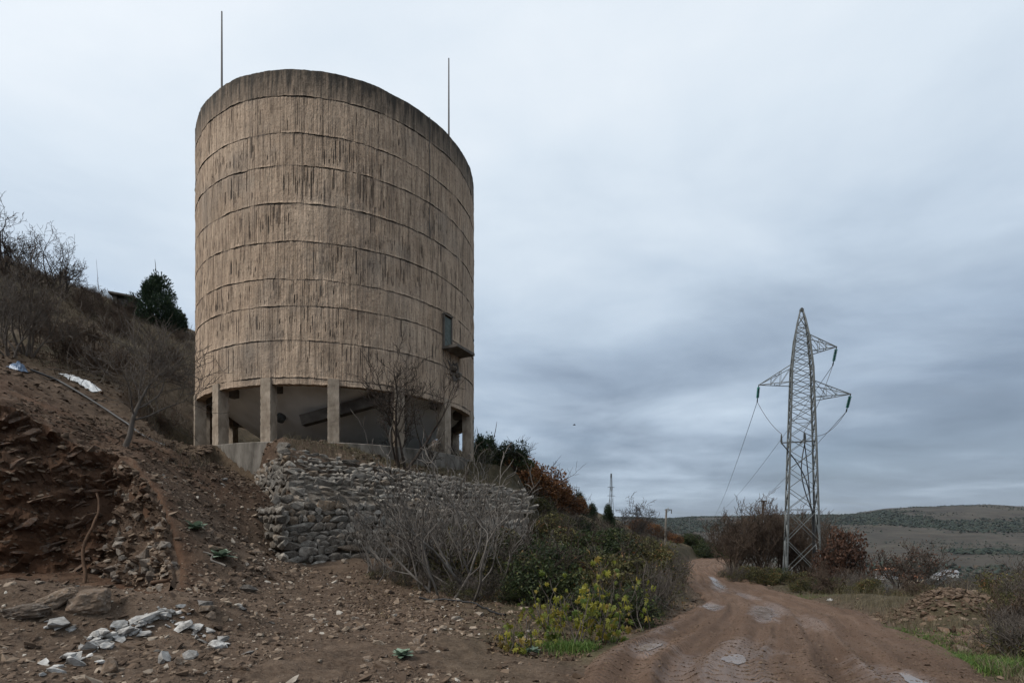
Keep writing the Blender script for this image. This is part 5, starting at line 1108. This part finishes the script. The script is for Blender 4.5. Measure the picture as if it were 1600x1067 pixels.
def arm(side, ylow, yhigh, reach, lift):
    zl, zh = zpx(ylow), zpx(yhigh); tip = np.array((side*reach, 0, zl+lift)); b0 = MB(); w1, w2 = hw(zl), hw(zh)
    L0 = [np.array((side*w1, s*w1, zl)) for s in (-1, 1)]; U0 = [np.array((side*w2, s*w2, zh)) for s in (-1, 1)]
    for s in (0, 1):
        b0.bar(L0[s], tip, .07, .05); b0.bar(U0[s], tip, .07, .05)
        for f, g in ((.33, .33), (.62, .62)):
            b0.bar(L0[s]*(1-f)+tip*f, U0[s]*(1-g)+tip*g, .04, .03)
        b0.bar(U0[s], L0[s]*.67+tip*.33, .04, .03); b0.bar(U0[s]*.67+tip*.33, L0[s]*.38+tip*.62, .04, .03)
    b0.bar(L0[0], L0[1]*.5+tip*.5, .04, .03); b0.bar(L0[0]*.5+tip*.5, L0[1]*.5+tip*.5, .04, .03); b0.bar(U0[0]*.5+tip*.5, U0[1]*.5+tip*.5, .04, .03)
    return b0.build('cross_arm', MT['steel'], PYL), tip
def to_world(p):
    c, s = math.cos(ROT), math.sin(ROT); return np.array((PX+p[0]*c-p[1]*s, PY+p[0]*s+p[1]*c, PZ+p[2]))
def to_local(p):
    c, s = math.cos(ROT), math.sin(ROT); dx, dy = p[0]-PX, p[1]-PY; return np.array((dx*c+dy*s, -dx*s+dy*c, p[2]-PZ))
FARP = np.array(P(1100, 828, 300.))         # foot of the far pylon that the wires run to
ends = []
for side, yl, yh, reach, lift, lab in ((1,553,527,2.45,.25,'upper'),(-1,598,570,3.15,.15,'left'),(1,625,600,3.4,.15,'lower')):
    ao, tip = arm(side, yl, yh, reach, lift); tw = to_world(tip)
    d = FARP+np.array((0, 0, 12))-tw; d /= np.linalg.norm(d); dv = d*.75+np.array((0, 0, -.75)); dv /= np.linalg.norm(dv)
    dl = to_local(np.array((PX, PY, PZ))+dv)
    m_ = MB(); L = 1.35; pts = [tip+dl*.12]; ra = [.03]
    for q in range(8):
        f = .2+q*.13
        for off, r_ in ((0, .035), (.03, .115), (.06, .125), (.075, .04)): pts.append(tip+dl*(f+off)); ra.append(r_)
    pts.append(tip+dl*(L+.05)); ra.append(.03)
    m_.tube(pts, ra, 12).build('insulator', MT['insulator'], ao)
    MB().bar(tip+dl*L, tip+dl*(L+.28), .08).bar(tip-dl*.05, tip+dl*.16, .06).build('clamp', MT['dark_steel'], ao)
    ends.append((to_world(tip+dl*(L+.25)), lab))
# cable terminations and riser cables inside the mast
zt_ = zpx(690)
MB().bar((-hw(zt_)-.6, 0, zt_), (hw(zt_)+.1, 0, zt_), .09).bar((-hw(zt_)-.55, -.0, zt_-.1), (-hw(zt_)-.55, 0, zt_+.55), .08).bar((.0, -hw(zt_), zt_), (0, hw(zt_), zt_), .08).build('terminal_bracket', MT['dark_steel'], PYL)
for q, (ex, ey) in enumerate(((-.55-hw(zt_), 0), (.15, -.3), (.3, .35))):
    MB().tube([(ex, ey, zt_+f) for f in (.05, .08, .2, .21, .34, .35, .48, .49, .62, .75)], [.03, .09, .09, .055, .085, .055, .08, .05, .06, .02], 10).build('cable_terminal', MT['dark_steel'], PYL)
    R = random.Random(q); pts = []
    zz0 = zt_; xe, ye = .55, -.75+.2*q
    for f in np.linspace(0, 1, 16):
        zc = zz0*(1-f)+zpx(790)*f; sw = math.sin(f*math.pi)*(.55-.5*q); pts.append((ex*(1-f)+xe*f+sw, ey*(1-f)+ye*f+sw*.4, zc))
    for zc in np.linspace(zpx(800), .2, 8): pts.append((hw(zc)*.62, -hw(zc)*.8+.12*q, zc))
    MB().tube(pts, .045, 6).build('riser_cable', MT['black_cable'], PYL)
MB().bar((hw(6)*.7, -hw(6)*.72, 7.6), (hw(0)*.7, -hw(0)*.72, -.1), .26, .1).build('cable_guard', MT['black_cable'], PYL)
for z0, z1, o_ in ((-.2, 3.4, .16), (-.3, 1.9, .32)): MB().bar(Vector(cp(0, max(z0, 0)))+Vector((-o_, -o_*.3, z0)), Vector(cp(0, z1))+Vector((-o_*.9, -o_*.3, 0)), .06).build('protective_tube', MT['steel'], PYL)
for (e, lab), k in zip(ends, range(3)):
    tgt = FARP+np.array(((k-1)*3.5, 0, 11.5-k*.8)); t = np.linspace(0, 1, 60)[:, None]; pts = e*(1-t)+tgt*t; pts[:, 2] -= (4*7.5*t*(1-t))[:, 0]
    tag(MB().tube(pts, .022, 5).build('power_line', MT['wire_metal']), {'upper': 'overhead wire running from the upper right pylon arm to the far pylon', 'left': 'overhead wire running from the left pylon arm to the far pylon', 'lower': 'overhead wire running from the lower right pylon arm to the far pylon'}[lab], 'wire', 'overhead wires')
    j1 = to_world(np.array(((-.55-hw(zt_), .15, .3)[k], (0, -.3, .35)[k], zt_+.75))) if False else to_world(np.array(((.15, -.55-hw(zt_), .3)[k], (-.3, 0, .35)[k], zt_+.75)))
    pts = e*(1-t)+j1*t; sag = (0.35, .3, .9)[k]; pts[:, 2] -= (4*sag*t*(1-t))[:, 0]
    MB().tube(np.array([to_local(q) for q in pts]), .022, 5).build('jumper_wire', MT['wire_metal'], PYL)

# far pylons and poles
def far_pylon(px, py, d, h, label):
    x, y, z_ = P(px, py, d); o = thing('distant_pylon', label, 'pylon', (x, y, gz(x, y)-.2), .4, 'distant pylons'); dz0 = z_-gz(x, y); HH = h+dz0
    for sx in (-1, 1):
        for sy in (-1, 1): MB().bar((sx*.9, sy*.9, 0), (sx*.12, sy*.12, HH), .09).build('leg', MT['steel'], o)
    for k in range(7):
        z0, z1 = HH*k/7, HH*(k+1)/7; w0, w1 = .9-.78*k/7, .9-.78*(k+1)/7
        MB().bar((-w0, -w0, z0), (w1, -w1, z1), .06).build('brace', MT['steel'], o); MB().bar((w0, w0, z0), (-w1, w1, z1), .06).build('brace', MT['steel'], o)
    for f, r in ((.74, 2.2), (.84, 1.9)): MB().bar((-r*.6, 0, HH*f), (r*.6, 0, HH*f), .12).build('cross_arm', MT['steel'], o)
far_pylon(955, 790, 150, 9.6, 'distant lattice pylon standing against the sky behind the ridge')
far_pylon(1077, 828, 260, 6.5, 'distant pylon left of the other two beyond the road bend')
far_pylon(1102, 836, 300, 10.5, 'distant pylon beyond the road bend where the wires end')
far_pylon(1121, 842, 330, 6.5, 'smallest distant pylon beyond the road bend')
x, y, _ = P(1040, 840, 62); zg = gz(x, y); o = thing('utility_pole', 'pale concrete utility pole with a bracket on top beside the slope', 'pole', (x, y, zg)); HT = EYE+(HY-795)/F*62-zg
MB().tube([(0, 0, -.3), (0, 0, HT*.5), (.1, 0, HT)], [.16, .13, .1], 8).build('shaft', MT['plinth_concrete'], o)
MB().bar((-.1, 0, HT-.08), (.75, 0, HT-.08), .1).bar((.7, 0, HT-.1), (.7, 0, HT-.55), .09).bar((.05, 0, HT-.45), (.55, 0, HT-.1), .06).build('bracket', MT['steel'], o)
MB().tube([(.3, 0, HT-.05), (.3, 0, HT+.0), (.3, 0, HT+.18)], [.05, .07, .05], 6).build('insulator', MT['white_plaster'], o)
x, y, _ = P(1184, 880, 47); o = thing('leaning_post', 'dark leaning wooden post sticking out of the thicket left of the pylon', 'post', (x, y, gz(x, y)-.2)); HT = EYE+(HY-783)/F*47-gz(x, y)+.2
MB().tube([(0, 0, 0), (.35, 0, HT*.7), (.55, 0, HT)], [.12, .11, .1], 8).build('shaft', MT['bark_dark'], o); MB().box((.56, 0, HT), (.36, .2, .14)).build('cap', MT['bark_dark'], o)

# ------------------------------------------------------------------ small things
x, y, _ = P(196, 482, 46); o = thing('stone_hut', 'tiny stone hut with a flat slab roof on the hill crest', 'hut', (x, y, gz(x, y)-.25), .3)
wm = MB()
for (cx_, cy_, sx, sy) in ((-.6, 0, .3, 1.1), (.6, 0, .3, 1.1), (0, .42, .92, .26)): wm.box((cx_, cy_, .5), (sx, sy, 1.05))
wm.build('wall', MT['wall_stone'], o); MB().box((0, 0, 1.12), (2.0, 1.7, .16), Matrix.Rotation(.08, 3, 'Y')).build('roof', MT['beam_concrete'], o); MB().box((0, -.38, .45), (.8, .06, .9)).build('door', MT['rod_metal'], o)
# hose down the slope
hp = [ground_hit(*q) for q in ((48, 581), (90, 600), (130, 622), (165, 648), (200, 668), (232, 684), (258, 697))]; hx = np.interp(np.linspace(0, 6, 60), range(7), [q[0] for q in hp]); hy_ = np.interp(np.linspace(0, 6, 60), range(7), [q[1] for q in hp])
tag(MB().tube(np.stack([hx, hy_, H(hx, hy_, False)+.12], 1), .045, 7).build('hose', MT['black_cable'], smooth=True), 'black pipe running down the dirt slope past the leafless tree', 'pipe')
hp = [ground_hit(*q) for q in ((655, 935), (700, 938), (745, 945), (790, 962))]; hx = np.interp(np.linspace(0, 3, 30), range(4), [q[0] for q in hp]); hy_ = np.interp(np.linspace(0, 3, 30), range(4), [q[1] for q in hp])
tag(MB().tube(np.stack([hx, hy_, H(hx, hy_)+.03], 1), .022, 7).build('hose', MT['black_cable'], smooth=True), 'short black hose on the dirt at the edge of the thicket', 'pipe')
def crumpled(name, px, py, L, Wd, m, label, cat, seed, ang=0.0, hgt=.12):
    x, y = ground_hit(px, py); u, v = np.meshgrid(np.linspace(-.5, .5, 26), np.linspace(-.5, .5, 14), indexing='ij'); X = x+u*L*math.cos(ang)-v*Wd*math.sin(ang); Y = y+u*L*math.sin(ang)+v*Wd*math.cos(ang)
    z_ = H(X, Y)+.05+hgt*(1+fbm(u*7, v*6, oct_=3, seed=seed))*np.cos(u*3)*np.cos(v*3); X = X+.08*fbm(u*6, v*6, oct_=2, seed=seed+1)
    top = np.stack([X, Y, z_], -1).reshape(-1, 3); bot = top-np.array((0, 0, .012)); n = len(top); f = grid_faces(26, 14)
    tag(link(name, mesh(name, np.concatenate([top, bot]), [f, f[:, ::-1]+n]), m), label, cat)
crumpled('plastic_sheet', 128, 600, 1.6, .5, MT['plastic_sheet'], 'crumpled whitish plastic sheet on the slope above the pipe', 'plastic sheet', 7, -.15)
crumpled('plastic_bag', 29, 580, .5, .45, MT['blue_plastic'], 'blue plastic bag at the upper end of the pipe', 'bag', 9, 0, .25)
def root_at(px0, py0, px1, py1, d0, d1, r0, label, m='root_wood'):
    a, b_ = np.array(P(px0, py0, d0)), np.array(P(px1, py1, d1)); t = np.linspace(0, 1, 14)[:, None]; p = a*(1-t)+b_*t; p[:, 0] += .07*np.sin(t[:, 0]*7); p[:, 1] += .05*np.sin(t[:, 0]*9); p[:, 0] += np.random.default_rng(len(label)).normal(0, .012, 14)
    tag(MB().tube(p, np.linspace(r0*.6, r0, 14), 7).build('dead_root', MT[m], smooth=True), label, 'root')
root_at(152, 770, 127, 916, 12.9, 11.9, .042, 'long brown root hanging down the cut bank')
root_at(262, 905, 236, 912, 10.3, 10.2, .05, 'short dark root poking out at the foot of the cut bank')
root_at(318, 862, 350, 884, 11.3, 11.0, .025, 'thin pale curved root beside the lower rosette', 'bark_pale')
# bird
x, y, z_ = P(897, 664, 60); o = thing('flying_bird', 'tiny dark bird flying in the grey sky right of the tower', 'bird', (x, y, z_))
MB().tube([(-.16, 0, 0), (-.1, 0, .01), (0, 0, .02), (.1, 0, .02), (.17, 0, .03), (.21, 0, .03)], [.012, .035, .055, .05, .032, .006], 8).build('body', MT['black_cable'], o)
for s in (-1, 1): link('wing', mesh('wing', [(.08, s*.04, .03), (-.05, s*.04, .03), (.06, s*.2, .1), (-.05, s*.2, .09), (-.02, s*.38, .05)], [np.array([(0, 1, 3, 2)]), np.array([(2, 3, 4)])]), MT['black_cable'], o)

# ------------------------------------------------------------------ village and far woodland
def house(px, py, d, w, dp, h, roofm, wallm, label, rz, storeys=2, hip=False):
    x, y, z_ = P(px, py, d); zg = gz(x, y); o = thing('village_house', label, 'house', (x, y, zg), rz, 'village houses'); h0 = max(h, EYE+(HY-py)/F*d-zg+h)
    MB().box((0, 0, h0/2), (w, dp, h0)).build('wall', MT[wallm], o)
    e = .5; v = [(-w/2-e, -dp/2-e, h0-.1), (w/2+e, -dp/2-e, h0-.1), (w/2+e, dp/2+e, h0-.1), (-w/2-e, dp/2+e, h0-.1), (-w/2-e+(w*.28 if hip else 0), 0, h0+w*.17), (w/2+e-(w*.28 if hip else 0), 0, h0+w*.17)]
    rf = link('roof', mesh('roof', v, [np.array([(0, 1, 5, 4), (2, 3, 4, 5), (3, 2, 1, 0)]), np.array([(1, 2, 5), (3, 0, 4)])]), MT[roofm], o)
    MB().box((w*.2, dp*.12, h0+w*.17), (.7, .7, 1.6)).build('chimney', MT[wallm], rf)
    for s in range(storeys):
        for k in range(4):
            MB().box((-w/2+w*(k+.5)/4, -dp/2-.02, h0-1.6-s*3), (1.3, .12, 1.5)).build('window', MT['window_glass'], o)
house(1386, 899, 470, 15, 10, 5.5, 'roof_tile', 'white_plaster', 'white village house with a red roof, leftmost of the village', .25, 2, True)
house(1424, 909, 440, 14, 9, 4.0, 'roof_tile', 'cream_plaster', 'low cream house with an orange roof in the middle of the village', -.3, 1)
house(1466, 908, 480, 11, 8, 4.0, 'grey_roof', 'white_plaster', 'small pale house with a grey roof right of the orange roof', .5, 1)
house(1483, 906, 500, 12, 8, 5.0, 'grey_roof', 'white_plaster', 'white house with a grey roof, rightmost of the village', -.2, 1)
rng = np.random.default_rng(71)
def blobs(x, y, s, seed, name, label):
    r = np.random.default_rng(seed); n = len(x); z_ = H(x, y); pos_ = np.stack([x, y, z_+s*.55], 1)
    return tag(link(name, scatter_mesh(name, pos_, s, seed, squash=None, rnd=np.clip(r.normal(.4, .22, n), 0, 1), chip=99), MT['far_trees']), label, 'woodland', kind='stuff')
n = 60000; az = np.radians(rng.uniform(8, 56, n)); r_ = rng.uniform(900, 2330, n); x, y = r_*np.sin(az), r_*np.cos(az)
band = np.exp(-((r_-1620-170*np.sin(az*5))/260)**2); m_ = 1.5*fbm(x/210, y/210, oct_=4, seed=91)+band*.85-.5+.1*rng.normal(size=n); k = m_ > .05; x, y = x[k], y[k]
blobs(x, y, rng.uniform(1.8, 3.6, len(x)), 92, 'far_forest', 'dark green forest belt on the far hillside')
n = 26000; az = np.radians(rng.uniform(8, 56, n)); r_ = rng.uniform(380, 2340, n); x, y = r_*np.sin(az), r_*np.cos(az); k = fbm(x/130, y/130, oct_=4, seed=95)+.12*rng.normal(size=n) > .06; x, y = x[k], y[k]
blobs(x, y, rng.uniform(.6, 1.6, len(x))*np.clip(np.hypot(x, y)/900, .7, 1.5), 96, 'far_scrub', 'scattered scrub on the far plateau and its slope')
n = 700; px = rng.uniform(1330, 1640, n); d = rng.uniform(380, 620, n); x = (px-800)/F*d; k = fbm(x/60, d/60, oct_=2, seed=97) > -.05
ok = np.ones(n, bool)
for hx_, hd in ((1386, 470), (1424, 440), (1466, 480), (1483, 500)): ok &= ~((np.abs(px-hx_) < 20) & (d < hd+12))
k &= ok
blobs(x[k], d[k], rng.uniform(2.0, 4.5, int(k.sum())), 98, 'valley_trees', 'dark trees around the village in the valley')

# ------------------------------------------------------------------ thin damp air
hb = MB().box((0, 0, 55), (8600, 8600, 330)).build('haze', None); tag(hb, kind='stuff')
hm = bpy.data.materials.new('haze'); hm.use_nodes = True; hn = hm.node_tree; hn.nodes.remove(hn.nodes['Principled BSDF'])
pv_ = nd(hn, 'ShaderNodeVolumePrincipled', {'Color': (.78, .86, 1, 1), 'Density': .00003, 'Anisotropy': .0}); hn.links.new(pv_.outputs[0], hn.nodes['Material Output'].inputs['Volume'])
hb.data.materials.append(hm)
